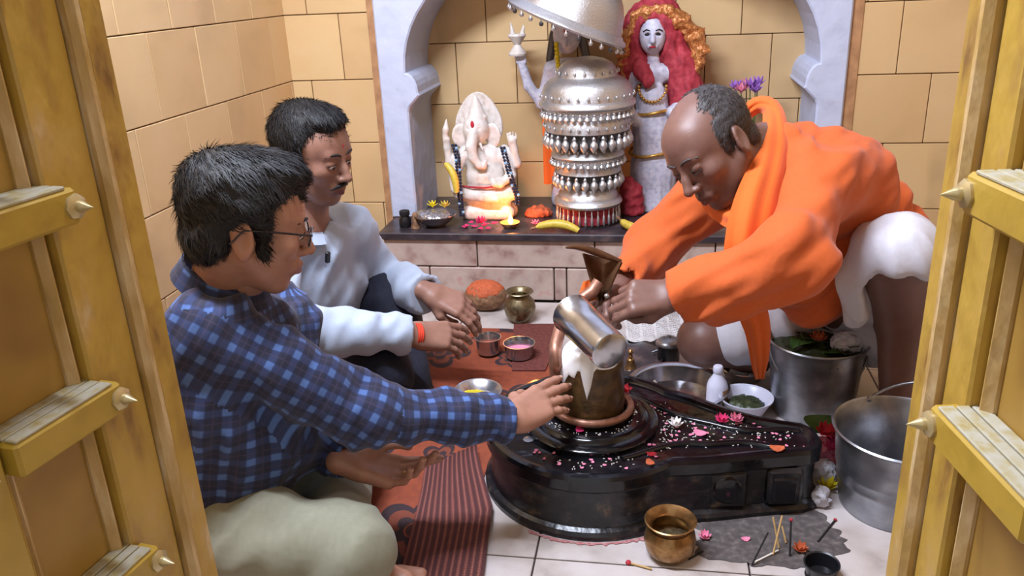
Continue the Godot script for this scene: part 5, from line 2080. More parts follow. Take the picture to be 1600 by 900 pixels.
	# bright aluminium bucket by the door
	p = on_floor(1396, 786)
	u = scale_at(p)
	var al := thing("aluminium_bucket", "large bright empty aluminium bucket beside the door leaf", "bucket", p)
	hgt = on_z(1388, 668, p.z).y / u
	part("pail", lathe_at([[0, 0], [78, 0], [81, 2], [82, 7], [87, hgt * 0.35], [88.5, hgt * 0.37], [88.5, hgt * 0.4], [90, hgt * 0.5], [91.5, hgt * 0.52], [91.5, hgt * 0.55], [97, hgt - 5], [101, hgt - 3], [102.5, hgt], [100, hgt + 2], [96, hgt - 2], [80, 10], [0, 8]], p, u, 64), M.steel_dull, al)
	bail(p + Vector3(-30, hgt - 3, -94) * u, p + Vector3(60, hgt - 3, 76) * u, Vector3(78, 34, -60) * u, 0.0032, M.steel_dull, al)
	# white cloth behind it
	crumple("white_rag", on_floor(1436, 628), Vector3(0.05, 0.05, 0.04), 52, M.dhoti, "white rag on the floor behind the aluminium bucket", "cloth")

	# --- at the end of the spout
	p = on_floor(1277, 700)
	put("large_leaf", leaf_mesh(0.09, 0.045, 3), M.leaf, on_floor(1270, 668, 0.1) + Vector3(0.02, 0.006, 0), 0.9, "broad green leaf at the tip of the spout under pink flowers", "leaf", "", 0.2)
	var i3 := 0
	for q in [[1272, 676, 0.12], [1282, 690, 0.085], [1279, 704, 0.05], [1288, 684, 0.1], [1274, 716, 0.012], [1286, 708, 0.03]]:
		put("flower", flower_mesh(6, 0.021, 0.5, 40 + i3), M.pink_petal if i3 % 3 else M.red_petal, on_floor(q[0], q[1], q[2]) + Vector3(0.022, 0, 0), i3 * 1.1, ("pink" if i3 % 3 else "red") + " flower in the pile at the tip of the spout", "flower", "flowers at the spout tip", 0.4)
		i3 += 1
	crumple("offering_heap", on_floor(1287, 724), Vector3(0.032, 0.036, 0.03), 53, M.rose_petal, "heap of pressed rose petals below the spout tip", "petals")
	crumple("tissue_wad", on_floor(1286, 752), Vector3(0.024, 0.03, 0.024), 54, M.dhoti, "white tissue wad on the floor below the petal heap", "tissue")
	put("flower", flower_mesh(7, 0.022, 0.6, 50), M.yellow_petal, on_floor(1292, 765), 0.2, "yellow flower on the floor between tissue wads and bucket", "flower")
	crumple("tissue_wad", on_floor(1281, 790), Vector3(0.02, 0.026, 0.016), 55, M.dhoti, "white tissue wad standing alone on the stained floor", "tissue")

	# --- foreground: stained floor, brass pot, incense sticks
	var st := B.new()
	var ring := PackedVector2Array()
	var nz2 := noise(56, 1.2, 3)
	for i in 120:
		var a := TAU * i / 120.0
		var rr := 1.0 + 0.28 * nz2.get_noise_2d(cos(a) * 1.2, sin(a) * 1.2) + 0.025 * nz2.get_noise_2d(cos(a) * 5.0, sin(a) * 5.0)
		var q := on_floor(1208 + 118 * cos(a) * rr, 842 + 48 * sin(a) * rr)
		ring.append(Vector2(q.x, -q.z))
	st.prism(ring, 0.0009, 0.0022, Transform3D(Basis(Vector3.RIGHT, -PI / 2), Vector3.ZERO))
	var ash := part("ash_patch", st, M.ash)
	tag(ash, "dark wet ash spread over the marble in front of the spout", "ash")
	ash.set_meta("kind", "stuff")
	p = on_floor(1046, 866)
	u = scale_at(p)
	var fl := thing("brass_pot", "round brass water pot with a wide mouth in front of the altar", "pot", p)
	part("pot", lathe_at([[0, 0], [26, 0], [29, 2], [37, 14], [40, 30], [38, 42], [33, 48], [31, 52], [34, 58], [38, 62], [40, 65], [38, 66], [34, 62], [30, 57], [28, 52], [31, 47], [35, 41], [37, 30], [33, 14], [0, 6]], p, u, 48), M.brass, fl)
	part("neck_ring", lathe_at([[32.5, 49], [34, 50], [33, 52], [31.5, 52]], p, u, 48), M.brass, fl)
	part("water", lathe_at([[0, 27], [35.5, 27]], p, u, 40), M.brass_dull, fl)
	p = on_floor(1282, 900)
	u = scale_at(p)
	var kb := thing("black_cup", "small black cup on the floor in front of the incense sticks", "cup", p)
	part("cup", lathe_at([[0, 0], [20, 0], [22, 2], [26, 24], [27.5, 25], [27, 26.5], [24.5, 25], [20, 4], [0, 3]], p, u, 32), M.black_plastic, kb)
	part("foot_ring", lathe_at([[16, -0.2], [23, -0.2], [24, 1.5], [22, 3]], p, u, 32), M.black_plastic, kb)
	var sticks := [[1175, 882, 1200, 832, 0.03, "char", "burnt black incense stick leaning across the ash"], [1208, 866, 1222, 806, 0.05, "stick", "pale bamboo stick standing in the ash, tallest of its bunch"], [1217, 856, 1208, 808, 0.055, "stick", "pale bamboo stick crossing another in the ash"], [1228, 848, 1222, 822, 0.035, "stick", "short pale bamboo stick in the ash"], [1234, 868, 1236, 812, 0.05, "char", "upright burnt black incense stick in the ash"], [1278, 846, 1305, 812, 0.0, "char", "burnt stick lying beside the aluminium bucket"], [1180, 878, 1216, 860, 0.0, "rice", "white ash stick lying flat in the ash"], [1076, 874, 1098, 861, 0.0, "char", "charred match lying beside the brass pot"], [982, 879, 1018, 889, 0.0, "stick", "unburnt match with a red head on the marble"]]
	for q in sticks:
		var a := on_floor(q[0], q[1], 0.004)
		var c := on_floor(q[2], q[3], 0.004)
		if q[4] > 0.0:
			c = a + Vector3(0, q[4], 0) + (at(q[2], q[3], 1.0) - at(q[0], q[1], 1.0)).slide(Vector3.UP).normalized() * 0.02
			c = at(q[2], q[3], (c - CP).dot(CZ))
			c.y = max(c.y, 0.02)
		var sb := B.new()
		sb.tube([a, c], 0.002, 6)
		var sn := thing("matchstick" if "match" in q[6] else "incense_stick", q[6], "match" if "match" in q[6] else "incense stick", a)
		part("stick", sb, M[q[5]], sn)
		if "red head" in q[6] or "upright" in q[6] or "beside the alum" in q[6]:
			var hb := B.new()
			var e := a if "red head" in q[6] else c
			hb.ball(e, Vector3(0.004, 0.003, 0.004) * (1.6 if "red head" in q[6] else 1.0), 8)
			part("tip", hb, M.match_head, sn)
	put("flower", flower_mesh(6, 0.014, 0.5, 60), M.rose_petal, on_floor(1101, 842), 0.2, "small pink and white flower beside the brass pot", "flower")
	put("flower", flower_mesh(6, 0.016, 0.5, 61), M.vermilion, on_floor(1250, 862), 0.2, "orange-red flower lying in the ash", "flower")
	put("petal", petal_mesh(0.009), M.rose_petal, on_floor(1165, 843, 0.0025), 0.2, "pale petal on the ash left of the sticks", "petal")
	put("flower", flower_mesh(7, 0.026, 0.5, 62), M.yellow_petal, on_floor(528, 458, 0.0) + Vector3(0, 0.001, 0), 0.2, "yellow flower on the floor behind the seated man in pale shirt", "flower")

# ------------------------------------------------------------------ people
func lin(r: int, g: int, b: int) -> Color:
	return Color8(r, g, b).srgb_to_linear()

# head in its own frame: x = the person's left, y up, z forward; origin between the ears
func head_field(T: Transform3D, sc: float, neck_to: Vector3) -> S:
	var s := S.new()
	s.h = 0.0038
	var X := T * Transform3D(Basis.from_scale(Vector3.ONE * sc), Vector3.ZERO)
	var V := func(x: float, y: float, z: float) -> Vector3: return X * Vector3(x, y, z)
	var E := func(x: float, y: float, z: float, rx: float, ry: float, rz: float, k: float, sub := false) -> void:
		s.ell(Transform3D(T.basis, X * Vector3(x, y, z)), Vector3(rx, ry, rz) * sc, k, sub)
	E.call(0, 0.03, -0.014, 0.0755, 0.087, 0.096, 0.02)
	E.call(0, -0.035, 0.032, 0.060, 0.078, 0.060, 0.03)
	E.call(0, 0.035, 0.045, 0.062, 0.055, 0.045, 0.03)
	for e in [-1.0, 1.0]:
		s.cap(V.call(0.058 * e, -0.045, 0.002), V.call(0.026 * e, -0.098, 0.055), 0.018 * sc, 0.015 * sc, 0.025)
		E.call(0.043 * e, -0.022, 0.062, 0.022, 0.02, 0.022, 0.02)
	E.call(0, -0.1, 0.066, 0.022, 0.018, 0.018, 0.02)
	s.cap(V.call(-0.036, 0.021, 0.079), V.call(0.036, 0.021, 0.079), 0.0115 * sc, 0.0115 * sc, 0.014)
	for e in [-1.0, 1.0]:
		E.call(0.031 * e, 0.001, 0.103, 0.018, 0.0135, 0.018, 0.014, true)
		E.call(0.031 * e, 0.002, 0.0835, 0.0165, 0.011, 0.0105, 0.005)
	s.chain([V.call(0, 0.012, 0.088), V.call(0, -0.014, 0.101), V.call(0, -0.034, 0.113)], [0.0075 * sc, 0.009 * sc, 0.0115 * sc], 0.010)
	for e in [-1.0, 1.0]:
		E.call(0.012 * e, -0.038, 0.100, 0.0085, 0.0075, 0.011, 0.006)
		E.call(0.007 * e, -0.046, 0.106, 0.0035, 0.004, 0.005, 0.003, true)
	E.call(0, -0.066, 0.085, 0.027, 0.017, 0.015, 0.015)
	s.chain([V.call(-0.022, -0.067, 0.086), V.call(0, -0.0625, 0.0985), V.call(0.022, -0.067, 0.086)], [0.003 * sc, 0.006 * sc, 0.003 * sc], 0.004)
	s.chain([V.call(-0.019, -0.0715, 0.087), V.call(0, -0.0755, 0.0965), V.call(0.019, -0.0715, 0.087)], [0.003 * sc, 0.0068 * sc, 0.003 * sc], 0.004)
	for e in [-1.0, 1.0]:      # ears
		var ce := Vector3(0.078 * e, -0.012, -0.012)
		var eb := T.basis * Basis(Vector3.UP, 0.42 * e) * Basis(Vector3.RIGHT, -0.18)
		s.ell(Transform3D(eb, X * ce), Vector3(0.0085, 0.033, 0.0205) * sc, 0.006)
		s.ell(Transform3D(eb, X * (ce + Vector3(0.0085 * e, 0.003, 0.001))), Vector3(0.0065, 0.022, 0.0125) * sc, 0.005, true)
		s.cap(X * (ce + Vector3(-0.001 * e, -0.007, 0.0135)), X * (ce + Vector3(0.002 * e, -0.001, 0.0135)), 0.0045 * sc, 0.0045 * sc, 0.004)
		E.call(ce.x, ce.y - 0.028, ce.z + 0.005, 0.007, 0.009, 0.008, 0.005)
	s.cap(V.call(0, -0.06, -0.03), neck_to, 0.052 * sc, 0.058 * sc, 0.03)
	return s

func skin_paint(T: Transform3D, base: Color, lip: Color, stubble: float) -> Callable:
	var inv := T.affine_inverse()
	var nz := noise(61, 40.0, 3)
	return func(p: Vector3, _n: Vector3) -> Color:
		var q := inv * p
		var c := base
		if q.z > 0.06 and absf(q.x) < 0.024 and q.y < -0.058 and q.y > -0.083:
			c = c.lerp(lip, clampf(1.0 - absf(q.y + 0.0695) / 0.012, 0.0, 1.0))
		if stubble > 0.0 and q.length() < 0.14 and q.y < -0.04:
			c = c.lerp(Color(0.03, 0.025, 0.025), stubble * clampf((-0.04 - q.y) / 0.02, 0.0, 1.0) * (0.6 + 0.4 * nz.get_noise_3dv(p * 5.0)))
		var m := nz.get_noise_3dv(p) * 0.10
		return Color(c.r * (1.0 + m), c.g * (1.0 + m * 1.2), c.b * (1.0 + m * 1.2))

# hand: o wrist, X towards the fingers, Y out of the back of the hand, Z towards the thumb side
var nails := []

func nail_part(parent: Node) -> void:
	for q in nails:
		var b := B.new()
		b.ball(q[0], Vector3(0.0052, 0.0018, 0.0042) * q[4], 8, Basis(q[1], q[2], q[3]))
		part("fingernail", b, M.nail, parent)
	nails.clear()

func hand_field(o: Vector3, X: Vector3, Y: Vector3, Z: Vector3, curls: Array, spread: float, thumb: Array, sc := 1.0) -> S:
	var s := S.new()
	s.h = 0.003
	X = X.normalized()
	Y = (Y - X * Y.dot(X)).normalized()
	var zz := X.cross(Y).normalized()
	Z = zz if zz.dot(Z) > 0.0 else -zz
	var P := func(x: float, y: float, z: float) -> Vector3: return o + (X * x + Y * y + Z * z) * sc
	s.cap(P.call(-0.028, 0, 0.005), P.call(0.012, 0, 0.008), 0.0235 * sc, 0.0225 * sc, 0.012)
	s.cap(P.call(-0.028, 0, -0.005), P.call(0.012, 0, -0.010), 0.0235 * sc, 0.021 * sc, 0.012)
	var zs := [0.0295, 0.0095, -0.0105, -0.0285]
	var xs := [0.088, 0.091, 0.086, 0.077]
	var ln := [[0.043, 0.026, 0.019], [0.047, 0.030, 0.020], [0.043, 0.028, 0.020], [0.034, 0.021, 0.018]]
	var rr := [[0.0102, 0.0095, 0.0088, 0.0072], [0.0105, 0.0097, 0.0089, 0.0073], [0.0100, 0.0092, 0.0085, 0.007], [0.0088, 0.0082, 0.0075, 0.0062]]
	for f in 4:
		var mc: Vector3 = P.call(xs[f], 0.002, zs[f])
		s.cap(P.call(0.008, 0.0, zs[f] * 0.62), mc, 0.0155 * sc, 0.0125 * sc, 0.012)
	s.cap(P.call(0.02, -0.006, -0.024), P.call(0.065, -0.006, -0.027), 0.013 * sc, 0.011 * sc, 0.012)
	for f in 4:
		var p: Vector3 = P.call(xs[f], 0.002, zs[f])
		var a := 0.0
		var sp: float = spread * (1.5 - f) / 1.5
		for k in 3:
			a += curls[f][k]
			var d := (X * cos(sp) + Z * sin(sp)) * cos(a) - Y * sin(a)
			var q: Vector3 = p + d * ln[f][k] * sc
			s.cap(p, q, rr[f][k] * sc, rr[f][k + 1] * sc, 0.004)
			p = q
			if k == 2:
				var up := Y * cos(a) + (X * cos(sp) + Z * sin(sp)) * sin(a)
				nails.append([p + up * rr[f][3] * 0.84 * sc, d, up, d.cross(up), sc])
	# thumb: base, knuckle, joint, tip given in hand units
	s.cap(P.call(0.018, -0.008, 0.018), P.call(thumb[0][0], thumb[0][1], thumb[0][2]), 0.0165 * sc, 0.0135 * sc, 0.012)
	s.chain([P.call(thumb[0][0], thumb[0][1], thumb[0][2]), P.call(thumb[1][0], thumb[1][1], thumb[1][2]), P.call(thumb[2][0], thumb[2][1], thumb[2][2])], [0.0118 * sc, 0.0105 * sc, 0.0085 * sc], 0.005)
	return s

func hair_field(T: Transform3D, sc: float, lumps: Array, cuts_: Array, sd: int, amp := 0.004, strands := 9000, slen := 0.022) -> S:
	var s := S.new()
	s.strands = strands
	s.strand_len = slen
	s.whorl = T * Vector3(0.015, 0.085, -0.055)
	s.sweep = T.basis * Vector3(-0.25, 0.0, 0.15)
	s.h = 0.0034
	for q in lumps:
		s.ell(Transform3D(T.basis, T * (Vector3(q[0], q[1], q[2]) * sc)), Vector3(q[3], q[4], q[5]) * sc, 0.018)
	for q in cuts_:
		s.ell(Transform3D(T.basis, T * (Vector3(q[0], q[1], q[2]) * sc)), Vector3(q[3], q[4], q[5]) * sc, 0.010, true)
	s.noises.append([noise(sd, 16.0, 2), amp, Basis.from_scale(Vector3(1.8, 1.2, 0.6)) * T.basis.inverse(), false])
	s.noises.append([noise(sd + 9, 95.0, 1), 0.0016, Basis.from_scale(Vector3(1.6, 0.9, 0.25)) * T.basis.inverse(), false])
	return s

func face_parts(T: Transform3D, sc: float, parent: Node, hairm: Material, moustache: bool, shut := false) -> void:
	var V := func(x: float, y: float, z: float) -> Vector3: return T * (Vector3(x, y, z) * sc)
	for e in [-1.0, 1.0]:
		if shut:
			var bl := B.new()
			bl.tube([V.call(0.018 * e, -0.006, 0.0895), V.call(0.031 * e, -0.0085, 0.0945), V.call(0.045 * e, -0.006, 0.086)], 0.0018 * sc, 6)
			part("eyelash", bl, hairm, parent)
		var b := B.new()
		b.ball(V.call(0.031 * e, -0.003, 0.0845 if not shut else 0.078), Vector3(0.0125, 0.0085, 0.0095) * sc, 14, T.basis)
		var ey := part("eye", b, M.eye_white, parent)
		var b2 := B.new()
		b2.ball(V.call(0.031 * e, -0.006, 0.0912 if not shut else 0.08), Vector3(0.0052, 0.0052, 0.0035) * sc, 10, T.basis)
		part("iris", b2, M.iris, ey)
		var b3 := B.new()
		b3.tube([V.call(0.010 * e, 0.020, 0.0955), V.call(0.022 * e, 0.0255, 0.0965), V.call(0.037 * e, 0.0265, 0.0915), V.call(0.052 * e, 0.0195, 0.0785)], [0.0028 * sc, 0.004 * sc, 0.0036 * sc, 0.0018 * sc], 8, false, 0.8)
		part("eyebrow", b3, hairm, parent)
		var b4 := B.new()
		b4.tube([V.call(0.018 * e, -0.001, 0.0905), V.call(0.031 * e, 0.0015, 0.0955), V.call(0.045 * e, -0.003, 0.0865)], 0.0013 * sc, 6)
		part("eyelash", b4, hairm, parent)
	if moustache:
		var b5 := B.new()
		b5.tube([V.call(-0.03, -0.066, 0.086), V.call(-0.014, -0.0555, 0.0985), V.call(0, -0.0525, 0.103), V.call(0.014, -0.0555, 0.0985), V.call(0.03, -0.066, 0.086)], [0.002 * sc, 0.0058 * sc, 0.0052 * sc, 0.0058 * sc, 0.002 * sc], 8, false, 0.9)
		part("moustache", b5, hairm, parent)

# collar: a band round the neck that folds over
func collar(nk: Vector3, axis: Vector3, fwd: Vector3, r: float, m: Material, parent: Node, tall := 0.035) -> void:
	var bs := look(fwd, axis)
	for w in 1:
		var g := []
		for i in 29:
			var a: float = lerp(-PI + 0.22, PI - 0.22, i / 28.0)
			var row := []
			for j in 7:
				var t := j / 6.0
				var rr := r * (1.0 - 0.12 * sin(t * PI * 0.5)) + (0.018 * pow(max(0.0, t - 0.55) / 0.45, 1.4))
				var yy := tall * sin(min(t, 0.6) / 0.6 * PI * 0.5) - (tall * 0.8 * pow(max(0.0, t - 0.55) / 0.45, 1.2))
				yy -= 0.028 * (cos(PI - absf(a)) * 0.5 + 0.5)
				row.append(nk + bs * Vector3(sin(a + PI) * rr * -1.0, yy, cos(a + PI) * rr * 1.05))
			g.append(row)
		var b := B.new()
		b.sheet(g, 0.003, 4.0, 1.0)
		part("collar", b, m, parent)

func limb_len(a: Vector3, b: Vector3) -> float:
	return a.distance_to(b)

func people() -> void:
	man_in_checks()
	man_in_pale_shirt()
	priest()

func man_in_checks() -> void:
	var head := at(386, 350, 1.42)
	var nk := at(346, 462, 1.49)
	var sr := at(322, 520, 1.42)
	var er := at(574, 645, 1.53)
	var wr := at(800, 655, 1.665)
	var sl := at(446, 500, 1.70)
	var el := at(450, 652, 1.72)
	var wl := at(550, 724, 1.625)
	var pel := Vector3(-0.86, 0.13, -1.25)
	var kr := at(545, 862, 1.47)
	var kl := at(535, 722, 1.85)
	var fl := on_floor(592, 902, 0.05)
	var root := thing("person", "man in blue checked shirt and khaki trousers, cross-legged, reaching to the stone", "person", Vector3(pel.x, 0, pel.z))
	var T := Transform3D(look(Vector3(0.85, -0.26, -0.50), Vector3(0.14, 1, -0.12)), head)
	var skin := lin(164, 118, 98)
	var pt := skin_paint(T, skin, lin(146, 84, 76), 0.25)
	var chest := pel.lerp(nk, 0.62)
	var side := (sr - sl).normalized()
	# body
	var bd := S.new()
	bd.h = 0.011
	bd.cap(pel + side * 0.07, pel - side * 0.07, 0.105, 0.105, 0.05)
	bd.chain([pel, chest, nk], [0.11, 0.11, 0.055], 0.06)
	bd.cap(chest + side * 0.06, chest - side * 0.06, 0.1, 0.1, 0.06)
	bd.cap(sr, sl, 0.045, 0.045, 0.05)
	bd.chain([sr, er, wr], [0.042, 0.03, 0.02], 0.03)
	bd.chain([sl, el, wl], [0.042, 0.03, 0.02], 0.03)
	var hr := pel + side * 0.09
	var hl := pel - side * 0.09
	var ar := Vector3(-0.66, 0.07, -1.40)
	bd.chain([hr, kr, ar], [0.08, 0.056, 0.035], 0.03)
	bd.chain([hl, kl, fl + Vector3(-0.06, 0.02, -0.02)], [0.08, 0.056, 0.035], 0.03)
	bd.cap(nk, head - Vector3(0, 0.06, 0), 0.055, 0.05, 0.03)
	bd.paint = pt
	var hf := head_field(T, 0.98, nk)
	hf.paint = pt
	var tip := at(903, 598, 1.775)
	var X1 := (tip - wr).normalized()
	var h1 := hand_field(wr, X1, (-CZ * 0.8 + Vector3.UP * 0.35 - CX * 0.2), Vector3.UP, [[0.12, 0.16, 0.12], [0.16, 0.18, 0.12], [0.24, 0.22, 0.14], [0.3, 0.25, 0.15]], 0.06, [[0.05, -0.02, 0.045], [0.078, -0.034, 0.05], [0.098, -0.042, 0.046]], 1.0)
	h1.paint = pt
	var tipl := at(692, 752, 1.665)
	var X2 := (tipl - wl).normalized()
	var h2 := hand_field(wl, X2, Vector3(-0.1, -0.9, -0.3), Vector3(0, 0.25, -1), [[0.12, 0.15, 0.1], [0.5, 0.55, 0.3], [0.62, 0.7, 0.35], [0.65, 0.7, 0.35]], 0.12, [[0.05, -0.016, 0.046], [0.082, -0.022, 0.054], [0.104, -0.024, 0.05]], 1.0)
	h2.paint = pt
	var foot := S.new()
	foot.h = 0.0045
	var fx := (on_floor(640, 908, 0.045) - fl).normalized()
	foot.chain([fl - fx * 0.09, fl, fl + fx * 0.05], [0.034, 0.03, 0.02], 0.02)
	for e in 5:
		var q := fl + fx * 0.05 + Vector3(0.0, -0.008, 0) + fx.cross(Vector3.UP) * (e - 2) * 0.0165
		foot.cap(q - fx * 0.02, q + fx * (0.028 - absf(e - 1) * 0.004), 0.0125, 0.0095 if e else 0.0115, 0.006)
	foot.paint = pt
	later("body", [bd, hf, h1, h2, foot], M.skin, root)
	nail_part(root)
	face_parts(T, 0.98, root, M.hair, false)
	later("hair", hair_field(T, 0.98, [[0, 0.05, -0.016, 0.087, 0.085, 0.108], [0, 0.098, 0.035, 0.064, 0.036, 0.058], [0, -0.022, -0.058, 0.07, 0.058, 0.05], [0.071, -0.012, 0.018, 0.012, 0.03, 0.013], [-0.071, -0.012, 0.018, 0.012, 0.03, 0.013], [0.06, 0.05, -0.005, 0.028, 0.05, 0.04], [-0.06, 0.05, -0.005, 0.028, 0.05, 0.04]], [[0.085, 0.03, 0.09, 0.05, 0.06, 0.058], [-0.085, 0.03, 0.09, 0.05, 0.06, 0.058], [0, -0.012, 0.118, 0.07, 0.092, 0.068], [0.09, -0.016, -0.008, 0.024, 0.036, 0.025], [-0.09, -0.016, -0.008, 0.024, 0.036, 0.025]], 71, 0.0055), M.hair, root)
	# spectacles
	var sp := Node3D.new()
	sp.name = "spectacles"
	root.add_child(sp)
	var gv := func(x: float, y: float, z: float) -> Vector3: return T * (Vector3(x, y, z) * 0.98)
	for e in [-1.0, 1.0]:
		var ring := []
		for i in 20:
			var a := TAU * i / 20.0
			ring.append(gv.call(0.033 * e + 0.025 * cos(a), -0.004 + 0.017 * sin(a), 0.108 - 0.006 * absf(cos(a) * 0.5 + 0.5 * e)))
		var rb := B.new()
		rb.tube(ring, 0.0014, 6, true)
		part("rim", rb, M.spectacle, sp)
		var lb := B.new()
		var lxf := Transform3D(T.basis * Basis(Vector3.RIGHT, PI / 2), gv.call(0.033 * e, -0.004, 0.1055))
		lb.lathe([[0, 0], [0.0195, 0], [0.0195, 0.001], [0, 0.001]], 20, lxf)
		part("lens", lb, M.lens, sp)
		var tb := B.new()
		tb.tube([gv.call(0.058 * e, 0.004, 0.104), gv.call(0.074 * e, 0.007, 0.09), gv.call(0.083 * e, 0.008, 0.03), gv.call(0.084 * e, 0.006, -0.012), gv.call(0.083 * e, -0.02, -0.032)], [0.002, 0.002, 0.0019, 0.0018, 0.0018], 6)
		part("temple", tb, M.spectacle, sp)
	var bg := B.new()
	bg.tube([gv.call(-0.009, 0.002, 0.1095), gv.call(0, 0.006, 0.1145), gv.call(0.009, 0.002, 0.1095)], 0.0014, 6)
	part("bridge", bg, M.spectacle, sp)
	# shirt
	var sh := S.new()
	sh.h = 0.007
	sh.cap(pel + side * 0.08 + Vector3(0, 0.03, 0), pel - side * 0.08 + Vector3(0, 0.03, 0), 0.122, 0.122, 0.06)
	sh.ell(Transform3D(Basis.IDENTITY, pel.lerp(nk, 0.42) + Vector3(0.05, 0, -0.03)), Vector3(0.15, 0.15, 0.17), 0.06)
	sh.chain([pel, chest, nk - Vector3(0, 0.05, 0)], [0.125, 0.13, 0.07], 0.06)
	sh.cap(chest + side * 0.07, chest - side * 0.07, 0.115, 0.11, 0.06)
	sh.cap(sr, sl, 0.062, 0.058, 0.05)
	sh.cap(sr, nk, 0.055, 0.055, 0.04)
	sh.chain([sr, er, wr - (wr - er).normalized() * 0.006], [0.072, 0.064, 0.046], 0.035)
	sh.chain([sl, el, wl - (wl - el).normalized() * 0.006], [0.066, 0.06, 0.044], 0.035)
	sh.cap(nk, head, 0.062, 0.062, 0.012, true)
	for w in [[wr, er], [wl, el]]:
		var d: Vector3 = (w[0] - w[1]).normalized()
		sh.cuts.append([w[0] - d * 0.012, d, 0.075])
		sh.cap(w[0] - d * 0.004, w[0] + d * 0.1, 0.031, 0.031, 0.004, true)
	sh.noises.append([noise(81, 7.0, 1), 0.009, Basis.from_scale(Vector3(1.8, 0.6, 1.2)), false])
	sh.noises.append([noise(82, 13.0, 1), 0.006, Basis.from_scale(Vector3(1.9, 0.45, 0.8)) * Basis(Vector3(0, 0, 1), 0.5), false])
	sh.noises.append([noise(96, 5.5, 1), 0.005, Basis.from_scale(Vector3(1.8, 0.5, 0.8)) * Basis(Vector3(0, 0, 1), 0.4), true])
	sh.bones = [[pel, nk, 0.13, 0.068], [sr, er, 0.07, 0.068], [er, wr, 0.055, 0.068], [sl, el, 0.065, 0.068], [el, wl, 0.055, 0.068]]
	later("shirt", sh, M.checks, root, "blue and navy checked long-sleeved shirt")
	collar(nk + Vector3(0.008, 0.022, 0), (head - nk).normalized() + Vector3(-0.15, 0.4, 0.05), T.basis.z, 0.076, M.checks, root, 0.05)
	# trousers
	var tr := S.new()
	tr.h = 0.0075
	tr.cap(pel + side * 0.08, pel - side * 0.08, 0.118, 0.118, 0.05)
	tr.chain([hr, hr.lerp(kr, 0.55), kr, ar], [0.1, 0.086, 0.074, 0.06], 0.04)
	tr.chain([hl, kl, fl + Vector3(-0.1, 0.03, -0.05)], [0.1, 0.076, 0.055], 0.04)
	tr.noises.append([noise(83, 6.0, 1), 0.005, Basis.from_scale(Vector3(1.3, 1.0, 0.7)), false])
	tr.noises.append([noise(84, 11.0, 1), 0.004, Basis.from_scale(Vector3(1.6, 0.3, 0.8)) * Basis(Vector3(0, 0, 1), 0.6), false])
	tr.noises.append([noise(99, 6.0, 1), 0.006, Basis.from_scale(Vector3(1.7, 0.5, 0.8)) * Basis(Vector3(0, 0, 1), 0.9), true])
	later("trousers", tr, M.khaki, root, "pale khaki trousers")
	var rg := B.new()
	var rp := wl + X2 * 0.108 + (X2.cross(Vector3.UP)).normalized() * 0.018 + Vector3(0, 0.006, 0)
	var rr := []
	for i in 14:
		var a := TAU * i / 14.0
		rr.append(rp + (Vector3.UP * cos(a) + X2.cross(Vector3.UP).normalized() * sin(a)) * 0.0105)
	rg.tube(rr, 0.0018, 6, true)
	part("ring", rg, M.gold, root)

